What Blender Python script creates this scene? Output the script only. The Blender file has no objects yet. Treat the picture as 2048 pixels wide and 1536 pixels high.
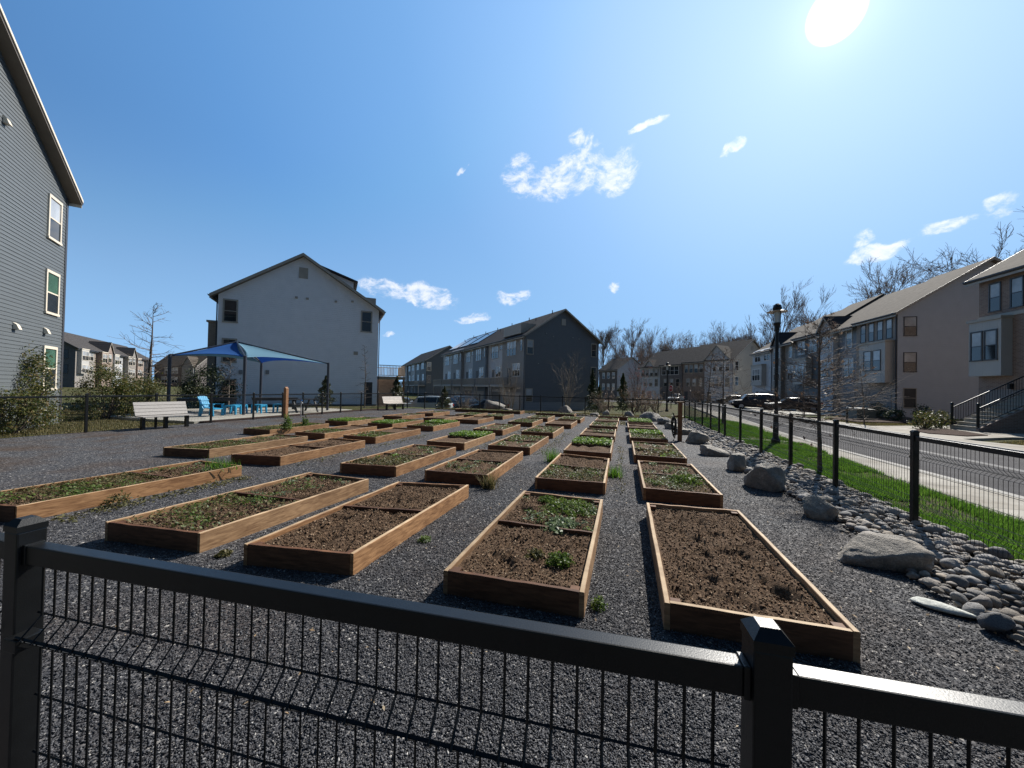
import bpy, bmesh, math, random
import numpy as np
from mathutils import Vector, Matrix, noise as mn
R = math.radians
S = bpy.context.scene
COL = S.collection
random.seed(11)
RNG = np.random.default_rng(5)

# ------------------------------------------------------------------ camera, sky, sun, exposure
cd = bpy.data.cameras.new('camera'); cam = bpy.data.objects.new('camera', cd); COL.objects.link(cam)
cd.sensor_width = 36; cd.lens = 740 / 2048 * 36; cd.clip_start = 0.05; cd.clip_end = 2000
rt, up, fw = Vector((0.95768595, 0.28705243, 0.02094086)), Vector((-0.01654921, -0.01771718, 0.99970607)), Vector((-0.28733907, 0.95775101, 0.012217))
cam.matrix_world = Matrix(((rt.x, up.x, -fw.x, 0), (rt.y, up.y, -fw.y, 0), (rt.z, up.z, -fw.z, 1.65), (0, 0, 0, 1)))
S.camera = cam
SUN = Vector((0.3215, 0.7163, 0.6194)).normalized()
S.view_settings.view_transform = 'Standard'; S.view_settings.look = 'None'
S.view_settings.exposure = 0.5; S.view_settings.gamma = 1.0
S.cycles.max_bounces = 6; S.cycles.transparent_max_bounces = 8
SKY_STRENGTH = 0.15; SUN_STRENGTH = 5.0

CLOUDS = [(-0.132,0.855,0.501,7.904,0.239,0.678,-3.514,-11.041,16.934),(-0.24,0.831,0.501,16.594,10.102,-9.8,13.432,-4.453,12.843),
(-0.025,0.867,0.497,15.883,-2.413,4.015,-10.323,-11.253,18.082),(-0.08,0.833,0.548,50.598,15.886,-17.716,15.874,-17.564,28.088),
(0.036,0.824,0.565,18.165,-1.635,0.355,-22.87,-41.059,60.389),(-0.112,0.822,0.558,36.729,12.649,-12.184,19.167,-19.759,32.065),
(0.208,0.84,0.501,29.623,-8.665,1.249,-27.885,-27.896,57.395),(-0.359,0.78,0.513,32.123,2.202,18.147,-54.82,-77.553,78.686),
(-0.521,0.821,0.234,6.592,3.726,-0.52,7.1,-4.64,29.914),(-0.286,0.928,0.241,16.58,3.625,3.658,-7.009,-13.961,43.4),
(-0.385,0.905,0.181,18.441,6.606,3.384,-5.44,-16.399,67.88),(-0.021,0.964,0.264,43.471,1.061,-2.309,-0.952,-22.177,79.068),
(0.45,0.851,0.27,16.707,-10.943,4.802,-21.893,-7.675,58.747),(0.513,0.809,0.286,21.293,-13.297,-2.351,-18.823,-15.332,75.54),
(0.435,0.851,0.294,33.169,-24.431,19.976,-27.131,-4.939,52.654),(0.558,0.774,0.299,29.595,-26.003,10.367,-20.871,-6.21,53.278),
(-0.575,0.807,0.132,30.862,20.976,2.403,11.6,-24.477,196.668)]

def make_world():
    w = bpy.data.worlds.new('World'); S.world = w; w.use_nodes = True
    nt = w.node_tree; N = nt.nodes; L = nt.links
    N.clear()
    out = N.new('ShaderNodeOutputWorld'); bg = N.new('ShaderNodeBackground')
    sky = N.new('ShaderNodeTexSky'); sky.sky_type = 'NISHITA'; sky.sun_disc = False
    sky.sun_elevation = math.asin(SUN.z); sky.sun_rotation = math.atan2(SUN.x, SUN.y)
    sky.air_density = 1.0; sky.dust_density = 0.25; sky.ozone_density = 2.2
    tc = N.new('ShaderNodeTexCoord')
    def vm(op, a, b=None):
        n = N.new('ShaderNodeVectorMath'); n.operation = op
        for i, v in enumerate((a, b)):
            if v is None: continue
            if isinstance(v, (tuple, Vector)): n.inputs[i].default_value = tuple(v)
            else: L.new(v, n.inputs[i])
        return n.outputs['Value'] if op == 'DOT_PRODUCT' else n.outputs['Vector']
    def mm(op, a, b=None, c=None, clamp=False):
        n = N.new('ShaderNodeMath'); n.operation = op; n.use_clamp = clamp
        for i, v in enumerate((a, b, c)):
            if v is None: continue
            if isinstance(v, (int, float)): n.inputs[i].default_value = v
            else: L.new(v, n.inputs[i])
        return n.outputs[0]
    d = vm('NORMALIZE', tc.outputs['Generated'])
    # wisps: a direction field pushed about by turbulence
    tb = N.new('ShaderNodeTexNoise'); tb.inputs['Scale'].default_value = 11; tb.inputs['Detail'].default_value = 7
    L.new(d, tb.inputs['Vector'])
    off = vm('MULTIPLY', vm('SUBTRACT', tb.outputs['Color'], (0.5, 0.5, 0.5)), (0.085, 0.085, 0.06))
    p = vm('ADD', d, off)
    best = None
    for c in CLOUDS:
        cv, a, b = Vector(c[:3]), Vector(c[3:6]), Vector(c[6:])
        u = mm('SUBTRACT', vm('DOT_PRODUCT', p, a), a.dot(cv)); v = mm('SUBTRACT', vm('DOT_PRODUCT', p, b), b.dot(cv))
        r2 = mm('ADD', mm('MULTIPLY', u, u), mm('MULTIPLY', v, v))
        m = mm('SUBTRACT', 1.0, r2)
        # only on the cloud's own side of the sky
        best = m if best is None else mm('MAXIMUM', best, m)
    front = mm('MULTIPLY', mm('GREATER_THAN', vm('DOT_PRODUCT', d, (-0.1, 0.95, 0.3)), 0.4), 1.0)
    nz = N.new('ShaderNodeTexNoise'); nz.inputs['Scale'].default_value = 26; nz.inputs['Detail'].default_value = 9; nz.inputs['Roughness'].default_value = 0.66
    mp = N.new('ShaderNodeMapping'); mp.inputs['Scale'].default_value = (1, 1, 1.9); mp.inputs['Rotation'].default_value = (0, R(25), 0)
    L.new(p, mp.inputs['Vector']); L.new(mp.outputs[0], nz.inputs['Vector'])
    core = mm('MAXIMUM', best, 0.0)
    dens = mm('ADD', mm('MULTIPLY', mm('MINIMUM', core, 0.75), 0.62), mm('MULTIPLY', mm('SUBTRACT', nz.outputs[0], 0.5), 2.3))
    mr = N.new('ShaderNodeMapRange'); mr.interpolation_type = 'SMOOTHSTEP'
    L.new(dens, mr.inputs['Value']); mr.inputs['From Min'].default_value = 0.05; mr.inputs['From Max'].default_value = 0.80
    mask = mm('MULTIPLY', mm('MULTIPLY', mr.outputs[0], mm('MULTIPLY', core, 3.2, clamp=True)), front, clamp=True)
    sc = vm('MULTIPLY', sky.outputs['Color'], (SKY_STRENGTH * 0.85, SKY_STRENGTH * 1.1, SKY_STRENGTH * 1.2))
    sz = N.new('ShaderNodeSeparateXYZ'); L.new(d, sz.inputs[0])
    def smooth(v, a, b, lo=0.0, hi=1.0):
        n = N.new('ShaderNodeMapRange'); n.interpolation_type = 'SMOOTHSTEP'; L.new(v, n.inputs['Value'])
        for k, x in zip(('From Min', 'From Max', 'To Min', 'To Max'), (a, b, lo, hi)): n.inputs[k].default_value = x
        return n.outputs[0]
    mnv = N.new('ShaderNodeVectorMath'); mnv.operation = 'MINIMUM'; L.new(sc, mnv.inputs[0]); mnv.inputs[1].default_value = (0.26, 0.43, 0.70); sc = mnv.outputs[0]
    # clear air: deep blue far from the sun, paler towards it
    cs0 = vm('DOT_PRODUCT', d, SUN); cr = N.new('ShaderNodeValToRGB'); e = cr.color_ramp.elements
    stops = [(0.15, (.050, .140, .315)), (0.45, (.080, .215, .46)), (0.72, (.135, .30, .57)), (0.88, (.205, .385, .67)), (1.0, (.30, .47, .72))]
    while len(e) < len(stops): e.new(0.5)
    for i, (a, c) in enumerate(stops): e[i].position = a; e[i].color = (*c, 1)
    L.new(cs0, cr.inputs[0]); tn = N.new('ShaderNodeMix'); tn.data_type = 'RGBA'; tn.inputs['Factor'].default_value = 0.8; L.new(sc, tn.inputs['A']); L.new(cr.outputs[0], tn.inputs['B']); sc = tn.outputs['Result']
    # pale blue air low down, unseen sky overhead and behind dimmed to weaken fill light
    hz = N.new('ShaderNodeMix'); hz.data_type = 'RGBA'; L.new(smooth(sz.outputs[2], -0.02, 0.48, 0.92, 0.0), hz.inputs['Factor']); L.new(sc, hz.inputs['A']); hz.inputs['B'].default_value = (0.245, 0.44, 0.69, 1)
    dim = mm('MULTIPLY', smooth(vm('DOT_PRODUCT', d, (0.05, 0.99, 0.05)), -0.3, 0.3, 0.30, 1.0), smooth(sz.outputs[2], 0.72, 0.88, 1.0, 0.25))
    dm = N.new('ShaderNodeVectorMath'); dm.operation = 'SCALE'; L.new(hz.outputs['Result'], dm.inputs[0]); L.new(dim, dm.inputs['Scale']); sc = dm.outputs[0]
    mix = N.new('ShaderNodeMix'); mix.data_type = 'RGBA'
    L.new(mm('MULTIPLY', mask, 0.86), mix.inputs['Factor']); L.new(sc, mix.inputs['A']); mix.inputs['B'].default_value = (0.72, 0.74, 0.80, 1)
    # the sun's bright disc and the aureole around it
    cs = vm('DOT_PRODUCT', d, SUN)
    cpos = mm('MAXIMUM', cs, 0.0)
    g1 = mm('MULTIPLY', mm('POWER', cpos, 10.0), 0.13)
    g2 = mm('ADD', mm('MULTIPLY', mm('POWER', cpos, 60.0), 0.06), mm('MULTIPLY', mm('POWER', cpos, 500.0), 0.14))
    ds = N.new('ShaderNodeMapRange'); ds.interpolation_type = 'SMOOTHSTEP'
    L.new(cs, ds.inputs['Value']); ds.inputs['From Min'].default_value = math.cos(R(2.35)); ds.inputs['From Max'].default_value = math.cos(R(0.5)); ds.inputs['To Max'].default_value = 6.0
    glow = vm('ADD', vm('MULTIPLY', (0.86, 0.93, 1.05), g1), vm('MULTIPLY', (1.0, 1.0, 1.0), mm('ADD', g2, ds.outputs[0])))
    fin = vm('ADD', mix.outputs['Result'], glow)
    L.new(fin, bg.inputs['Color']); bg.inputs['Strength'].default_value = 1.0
    L.new(bg.outputs[0], out.inputs['Surface'])
make_world()
sl = bpy.data.lights.new('sun', 'SUN'); sl.energy = SUN_STRENGTH; sl.angle = R(0.55); sl.color = (1.0, 0.95, 0.87)
so = bpy.data.objects.new('sun', sl); COL.objects.link(so); so.rotation_euler = SUN.to_track_quat('Z', 'Y').to_euler()

# ------------------------------------------------------------------ materials
def nodes(name):
    m = bpy.data.materials.new(name); m.use_nodes = True
    nt = m.node_tree; b = nt.nodes['Principled BSDF']
    return m, nt.nodes, nt.links, b
def link_noise(N, L, scale, detail=4, coord='Object', rough=0.55, stretch=None):
    t = N.new('ShaderNodeTexCoord'); n = N.new('ShaderNodeTexNoise')
    n.inputs['Scale'].default_value = scale; n.inputs['Detail'].default_value = detail; n.inputs['Roughness'].default_value = rough
    if stretch:
        mp = N.new('ShaderNodeMapping'); mp.inputs['Scale'].default_value = stretch
        L.new(t.outputs[coord], mp.inputs['Vector']); L.new(mp.outputs[0], n.inputs['Vector'])
    else: L.new(t.outputs[coord], n.inputs['Vector'])
    return n
def ramp(N, L, src, stops):
    r = N.new('ShaderNodeValToRGB'); e = r.color_ramp.elements
    while len(e) < len(stops): e.new(0.5)
    for i, (p, c) in enumerate(stops):
        e[i].position = p; e[i].color = (c[0], c[1], c[2], 1)
    L.new(src, r.inputs[0]); return r.outputs[0]
def basic(name, col, rough=0.6, var=0.15, scale=6, bump=0.0, bscale=60, metal=0.0, spec=0.5, stretch=None, coord='Object'):
    m, N, L, b = nodes(name)
    n = link_noise(N, L, scale, coord=coord, stretch=stretch)
    lo = [c * (1 - var) for c in col]; hi = [min(1, c * (1 + var)) for c in col]
    L.new(ramp(N, L, n.outputs[0], [(0.3, lo), (0.7, hi)]), b.inputs['Base Color'])
    b.inputs['Roughness'].default_value = rough; b.inputs['Metallic'].default_value = metal; b.inputs['Specular IOR Level'].default_value = spec
    if bump:
        n2 = link_noise(N, L, bscale, coord=coord, stretch=stretch); bp = N.new('ShaderNodeBump'); bp.inputs['Strength'].default_value = bump; bp.inputs['Distance'].default_value = 0.02
        L.new(n2.outputs[0], bp.inputs['Height']); L.new(bp.outputs[0], b.inputs['Normal'])
    return m
def paving(name, col, pitch=1.5):
    m = basic(name, col, 0.9, 0.14, 1.3, 0.25, 90, spec=.25); nt = m.node_tree; N, L = nt.nodes, nt.links; b = N['Principled BSDF']
    src = b.inputs['Base Color'].links[0].from_socket; t = N.new('ShaderNodeTexCoord'); sx = N.new('ShaderNodeSeparateXYZ'); L.new(t.outputs['Object'], sx.inputs[0])
    a = N.new('ShaderNodeMath'); a.operation = 'DIVIDE'; L.new(sx.outputs[1], a.inputs[0]); a.inputs[1].default_value = pitch
    f = N.new('ShaderNodeMath'); f.operation = 'FRACT'; L.new(a.outputs[0], f.inputs[0]); g = N.new('ShaderNodeMath'); g.operation = 'LESS_THAN'; L.new(f.outputs[0], g.inputs[0]); g.inputs[1].default_value = .014
    n = link_noise(N, L, 0.8, 8, rough=.7); st = ramp(N, L, n.outputs[0], [(0.38, (.72, .69, .66)), (0.56, (1, 1, 1))])
    m1 = N.new('ShaderNodeMix'); m1.data_type = 'RGBA'; m1.blend_type = 'MULTIPLY'; m1.inputs['Factor'].default_value = 1; L.new(src, m1.inputs['A']); L.new(st, m1.inputs['B'])
    mx = N.new('ShaderNodeMix'); mx.data_type = 'RGBA'; L.new(g.outputs[0], mx.inputs['Factor']); L.new(m1.outputs['Result'], mx.inputs['A']); mx.inputs['B'].default_value = (.11, .10, .09, 1); L.new(mx.outputs['Result'], b.inputs['Base Color'])
    return m
def siding(name, col, period=0.16, rough=0.55, board=False):
    m, N, L, b = nodes(name)
    t = N.new('ShaderNodeTexCoord'); sx = N.new('ShaderNodeSeparateXYZ'); L.new(t.outputs['Object'], sx.inputs[0])
    def mth(op, a, v):
        n = N.new('ShaderNodeMath'); n.operation = op; L.new(a, n.inputs[0]); n.inputs[1].default_value = v; return n.outputs[0]
    if board:
        ad = N.new('ShaderNodeMath'); ad.operation = 'ADD'; L.new(sx.outputs[0], ad.inputs[0]); L.new(sx.outputs[1], ad.inputs[1])
        h = mth('FRACT', mth('DIVIDE', ad.outputs[0], 0.4), 0); h = mth('GREATER_THAN', h, 0.12)
    else:
        h = mth('FRACT', mth('DIVIDE', sx.outputs[2], period), 0); h = mth('SUBTRACT', mth('MULTIPLY', h, -1.0), -1.0)
    bp = N.new('ShaderNodeBump'); bp.inputs['Strength'].default_value = 0.7; bp.inputs['Distance'].default_value = 0.02
    L.new(h, bp.inputs['Height']); L.new(bp.outputs[0], b.inputs['Normal'])
    n = link_noise(N, L, 1.6, 6)
    L.new(ramp(N, L, n.outputs[0], [(0.3, [c * 0.955 for c in col]), (0.7, [min(1, c * 1.035) for c in col])]), b.inputs['Base Color'])
    b.inputs['Roughness'].default_value = rough
    return m
def brick(name, c1, c2, mortar, vertical_axis=True):
    m, N, L, b = nodes(name)
    t = N.new('ShaderNodeTexCoord'); sx = N.new('ShaderNodeSeparateXYZ'); L.new(t.outputs['Object'], sx.inputs[0])
    ad = N.new('ShaderNodeMath'); ad.operation = 'ADD'; L.new(sx.outputs[0], ad.inputs[0]); L.new(sx.outputs[1], ad.inputs[1])
    cb = N.new('ShaderNodeCombineXYZ'); L.new(ad.outputs[0], cb.inputs[0]); L.new(sx.outputs[2], cb.inputs[1])
    k = N.new('ShaderNodeTexBrick'); k.inputs['Scale'].default_value = 1.0; k.inputs['Brick Width'].default_value = 0.22; k.inputs['Row Height'].default_value = 0.075; k.inputs['Mortar Size'].default_value = 0.008
    k.inputs['Color1'].default_value = (*c1, 1); k.inputs['Color2'].default_value = (*c2, 1); k.inputs['Mortar'].default_value = (*mortar, 1)
    L.new(cb.outputs[0], k.inputs['Vector']); L.new(k.outputs['Color'], b.inputs['Base Color'])
    b.inputs['Roughness'].default_value = 0.85
    return m
def shingle(name, col):
    m, N, L, b = nodes(name)
    t = N.new('ShaderNodeTexCoord'); sx = N.new('ShaderNodeSeparateXYZ'); L.new(t.outputs['Object'], sx.inputs[0])
    cb = N.new('ShaderNodeCombineXYZ'); L.new(sx.outputs[1], cb.inputs[0]); L.new(sx.outputs[2], cb.inputs[1])
    k = N.new('ShaderNodeTexBrick'); k.inputs['Scale'].default_value = 1; k.inputs['Brick Width'].default_value = 0.35; k.inputs['Row Height'].default_value = 0.11; k.inputs['Mortar Size'].default_value = 0.006
    k.inputs['Color1'].default_value = (*[c * 0.75 for c in col], 1); k.inputs['Color2'].default_value = (*[c * 1.2 for c in col], 1); k.inputs['Mortar'].default_value = (*[c * 0.5 for c in col], 1)
    L.new(cb.outputs[0], k.inputs['Vector']); L.new(k.outputs['Color'], b.inputs['Base Color']); b.inputs['Roughness'].default_value = 0.92; b.inputs['Specular IOR Level'].default_value = 0.12
    return m
def island(name, stops, rough=0.7, spec=0.5, trans=0.0):
    m, N, L, b = nodes(name)
    g = N.new('ShaderNodeNewGeometry')
    col = ramp(N, L, g.outputs['Random Per Island'], stops)
    L.new(col, b.inputs['Base Color']); b.inputs['Roughness'].default_value = rough; b.inputs['Specular IOR Level'].default_value = spec
    if trans:
        tr = N.new('ShaderNodeBsdfTranslucent'); L.new(col, tr.inputs['Color'])
        mx = N.new('ShaderNodeMixShader'); mx.inputs[0].default_value = trans
        L.new(b.outputs[0], mx.inputs[1]); L.new(tr.outputs[0], mx.inputs[2])
        L.new(mx.outputs[0], N['Material Output'].inputs['Surface'])
    return m
def gravel_mat():
    m, N, L, b = nodes('gravel')
    t = N.new('ShaderNodeTexCoord')
    v = N.new('ShaderNodeTexVoronoi'); v.inputs['Scale'].default_value = 62; L.new(t.outputs['Object'], v.inputs['Vector'])
    sp = N.new('ShaderNodeSeparateXYZ'); L.new(v.outputs['Color'], sp.inputs[0])
    c = ramp(N, L, sp.outputs[0], [(0.0, (.034, .034, .038)), (0.45, (.059, .059, .064)), (0.8, (.090, .090, .095)), (0.95, (.14, .135, .135)), (1.0, (.40, .38, .35))])
    n = link_noise(N, L, 0.9, 6)
    mx = N.new('ShaderNodeMix'); mx.data_type = 'RGBA'; mx.blend_type = 'MIX'
    sxx = N.new('ShaderNodeSeparateXYZ'); L.new(t.outputs['Object'], sxx.inputs[0]); mrx = N.new('ShaderNodeMapRange'); L.new(sxx.outputs[0], mrx.inputs['Value'])
    for k_, v_ in zip(('From Min', 'From Max', 'To Min', 'To Max'), (-13.5, -8.0, 1.0, .45)): mrx.inputs[k_].default_value = v_
    mfx = N.new('ShaderNodeMath'); mfx.operation = 'MULTIPLY'; L.new(ramp(N, L, n.outputs[0], [(0.44, (0, 0, 0)), (0.66, (.85, .85, .85))]), mfx.inputs[0]); L.new(mrx.outputs[0], mfx.inputs[1]); L.new(mfx.outputs[0], mx.inputs['Factor'])
    L.new(c, mx.inputs['A']); mx.inputs['B'].default_value = (.075, .052, .038, 1)
    L.new(mx.outputs['Result'], b.inputs['Base Color'])
    v2 = N.new('ShaderNodeTexVoronoi'); v2.inputs['Scale'].default_value = 62; L.new(t.outputs['Object'], v2.inputs['Vector'])
    # every chip leans its own way
    vmn = N.new('ShaderNodeVectorMath'); vmn.operation = 'SUBTRACT'; L.new(v.outputs['Color'], vmn.inputs[0]); vmn.inputs[1].default_value = (.5, .5, .5)
    vs = N.new('ShaderNodeVectorMath'); vs.operation = 'MULTIPLY'; L.new(vmn.outputs[0], vs.inputs[0]); vs.inputs[1].default_value = (1.1, 1.1, .3)
    ge = N.new('ShaderNodeNewGeometry'); va = N.new('ShaderNodeVectorMath'); va.operation = 'ADD'; L.new(ge.outputs['Normal'], va.inputs[0]); L.new(vs.outputs[0], va.inputs[1])
    vn = N.new('ShaderNodeVectorMath'); vn.operation = 'NORMALIZE'; L.new(va.outputs[0], vn.inputs[0])
    bp = N.new('ShaderNodeBump'); bp.inputs['Strength'].default_value = 0.5; bp.inputs['Distance'].default_value = 0.012; bp.invert = True
    L.new(v2.outputs['Distance'], bp.inputs['Height']); L.new(vn.outputs[0], bp.inputs['Normal'])
    L.new(bp.outputs[0], b.inputs['Normal']); b.inputs['Roughness'].default_value = 0.75; b.inputs['Specular IOR Level'].default_value = 0.12
    return m
def soil_mat():
    m, N, L, b = nodes('soil')
    n = link_noise(N, L, 38, 8, rough=0.7); n2 = link_noise(N, L, 3.0, 4)
    mx = N.new('ShaderNodeMix'); mx.data_type = 'RGBA'
    c1 = ramp(N, L, n.outputs[0], [(0.3, (.02, .012, .008)), (0.5, (.085, .052, .031)), (0.64, (.165, .105, .064)), (0.78, (.30, .205, .13))])
    c2 = ramp(N, L, n.outputs[0], [(0.3, (.035, .022, .015)), (0.52, (.13, .082, .05)), (0.72, (.25, .165, .105))])
    L.new(n2.outputs[0], mx.inputs['Factor']); L.new(c1, mx.inputs['A']); L.new(c2, mx.inputs['B']); L.new(mx.outputs['Result'], b.inputs['Base Color'])
    bp = N.new('ShaderNodeBump'); bp.inputs['Strength'].default_value = 0.9; bp.inputs['Distance'].default_value = 0.03
    L.new(n.outputs[0], bp.inputs['Height']); L.new(bp.outputs[0], b.inputs['Normal']); b.inputs['Roughness'].default_value = 0.95; b.inputs['Specular IOR Level'].default_value = 0.15
    return m
def wood_mat(name, lo, hi, rough=0.7):
    m, N, L, b = nodes(name)
    t = N.new('ShaderNodeTexCoord'); at = N.new('ShaderNodeObjectInfo')
    mp = N.new('ShaderNodeMapping'); mp.inputs['Scale'].default_value = (5, 5, 34)
    av = N.new('ShaderNodeVectorMath'); av.operation = 'ADD'
    L.new(t.outputs['Object'], av.inputs[0]); L.new(at.outputs['Random'], av.inputs[1]); L.new(av.outputs[0], mp.inputs['Vector'])
    n = N.new('ShaderNodeTexNoise'); n.inputs['Scale'].default_value = 1.2; n.inputs['Detail'].default_value = 6; n.inputs['Distortion'].default_value = 0.6; L.new(mp.outputs[0], n.inputs['Vector'])
    n2 = link_noise(N, L, 2.4, 3)
    mx = N.new('ShaderNodeMix'); mx.data_type = 'RGBA'; mx.blend_type = 'MULTIPLY'; mx.inputs['Factor'].default_value = 1.0
    L.new(ramp(N, L, n.outputs[0], [(0.28, lo), (0.5, [(a + c) / 2 for a, c in zip(lo, hi)]), (0.72, hi)]), mx.inputs['A'])
    L.new(ramp(N, L, n2.outputs[0], [(0.3, (.72, .68, .64)), (0.65, (1, 1, 1))]), mx.inputs['B'])
    hv = N.new('ShaderNodeHueSaturation'); mr = N.new('ShaderNodeMapRange'); L.new(at.outputs['Random'], mr.inputs['Value']); mr.inputs['To Min'].default_value = 0.78; mr.inputs['To Max'].default_value = 1.18
    L.new(mr.outputs[0], hv.inputs['Value']); L.new(mx.outputs['Result'], hv.inputs['Color']); L.new(hv.outputs[0], b.inputs['Base Color'])
    bp = N.new('ShaderNodeBump'); bp.inputs['Strength'].default_value = 0.25; bp.inputs['Distance'].default_value = 0.006; L.new(n.outputs[0], bp.inputs['Height']); L.new(bp.outputs[0], b.inputs['Normal'])
    b.inputs['Roughness'].default_value = rough; b.inputs['Specular IOR Level'].default_value = 0.3
    return m
def ground_mat():
    m, N, L, b = nodes('turf')
    n = link_noise(N, L, 0.35, 8, rough=0.65); n2 = link_noise(N, L, 24, 6)
    mx = N.new('ShaderNodeMix'); mx.data_type = 'RGBA'; mx.blend_type = 'MULTIPLY'; mx.inputs['Factor'].default_value = 1
    L.new(ramp(N, L, n.outputs[0], [(0.35, (.10, .075, .045)), (0.5, (.085, .085, .035)), (0.66, (.06, .085, .025))]), mx.inputs['A'])
    L.new(ramp(N, L, n2.outputs[0], [(0.3, (.45, .45, .45)), (0.7, (1.3, 1.3, 1.2))]), mx.inputs['B'])
    L.new(mx.outputs['Result'], b.inputs['Base Color']); b.inputs['Roughness'].default_value = 0.95; b.inputs['Specular IOR Level'].default_value = 0.1
    bp = N.new('ShaderNodeBump'); bp.inputs['Strength'].default_value = 1; bp.inputs['Distance'].default_value = 0.05; L.new(n2.outputs[0], bp.inputs['Height']); L.new(bp.outputs[0], b.inputs['Normal'])
    return m
def stone_mat(name, cols, scale=7, bd=.02):
    m, N, L, b = nodes(name)
    n = link_noise(N, L, scale, 9, rough=0.7); n2 = link_noise(N, L, scale * 9, 5)
    oi = N.new('ShaderNodeObjectInfo'); g = N.new('ShaderNodeNewGeometry')
    ad = N.new('ShaderNodeMath'); ad.operation = 'ADD'; L.new(oi.outputs['Random'], ad.inputs[0]); L.new(g.outputs['Random Per Island'], ad.inputs[1])
    fr = N.new('ShaderNodeMath'); fr.operation = 'FRACT'; L.new(ad.outputs[0], fr.inputs[0])
    base = ramp(N, L, fr.outputs[0], [(i / (len(cols) - 1), c) for i, c in enumerate(cols)])
    mx = N.new('ShaderNodeMix'); mx.data_type = 'RGBA'; mx.blend_type = 'MULTIPLY'; mx.inputs['Factor'].default_value = 1
    L.new(base, mx.inputs['A']); L.new(ramp(N, L, n.outputs[0], [(0.3, (.5, .5, .5)), (0.7, (1.25, 1.22, 1.18))]), mx.inputs['B'])
    mx2 = N.new('ShaderNodeMix'); mx2.data_type = 'RGBA'; mx2.blend_type = 'MULTIPLY'; mx2.inputs['Factor'].default_value = 1
    L.new(mx.outputs['Result'], mx2.inputs['A']); L.new(ramp(N, L, n2.outputs[0], [(0.3, (.75, .75, .75)), (0.7, (1.15, 1.15, 1.15))]), mx2.inputs['B'])
    L.new(mx2.outputs['Result'], b.inputs['Base Color']); b.inputs['Roughness'].default_value = 0.75
    bp = N.new('ShaderNodeBump'); bp.inputs['Strength'].default_value = 0.8; bp.inputs['Distance'].default_value = bd; L.new(n.outputs[0], bp.inputs['Height']); L.new(bp.outputs[0], b.inputs['Normal'])
    return m
def glass_mat(name, col, rough=0.04):
    m, N, L, b = nodes(name)
    n = link_noise(N, L, 0.7, 3)
    L.new(ramp(N, L, n.outputs[0], [(0.35, [c * 0.6 for c in col]), (0.65, [min(1, c * 1.3) for c in col])]), b.inputs['Base Color'])
    b.inputs['Roughness'].default_value = rough; b.inputs['Specular IOR Level'].default_value = 0.9
    return m
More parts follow.
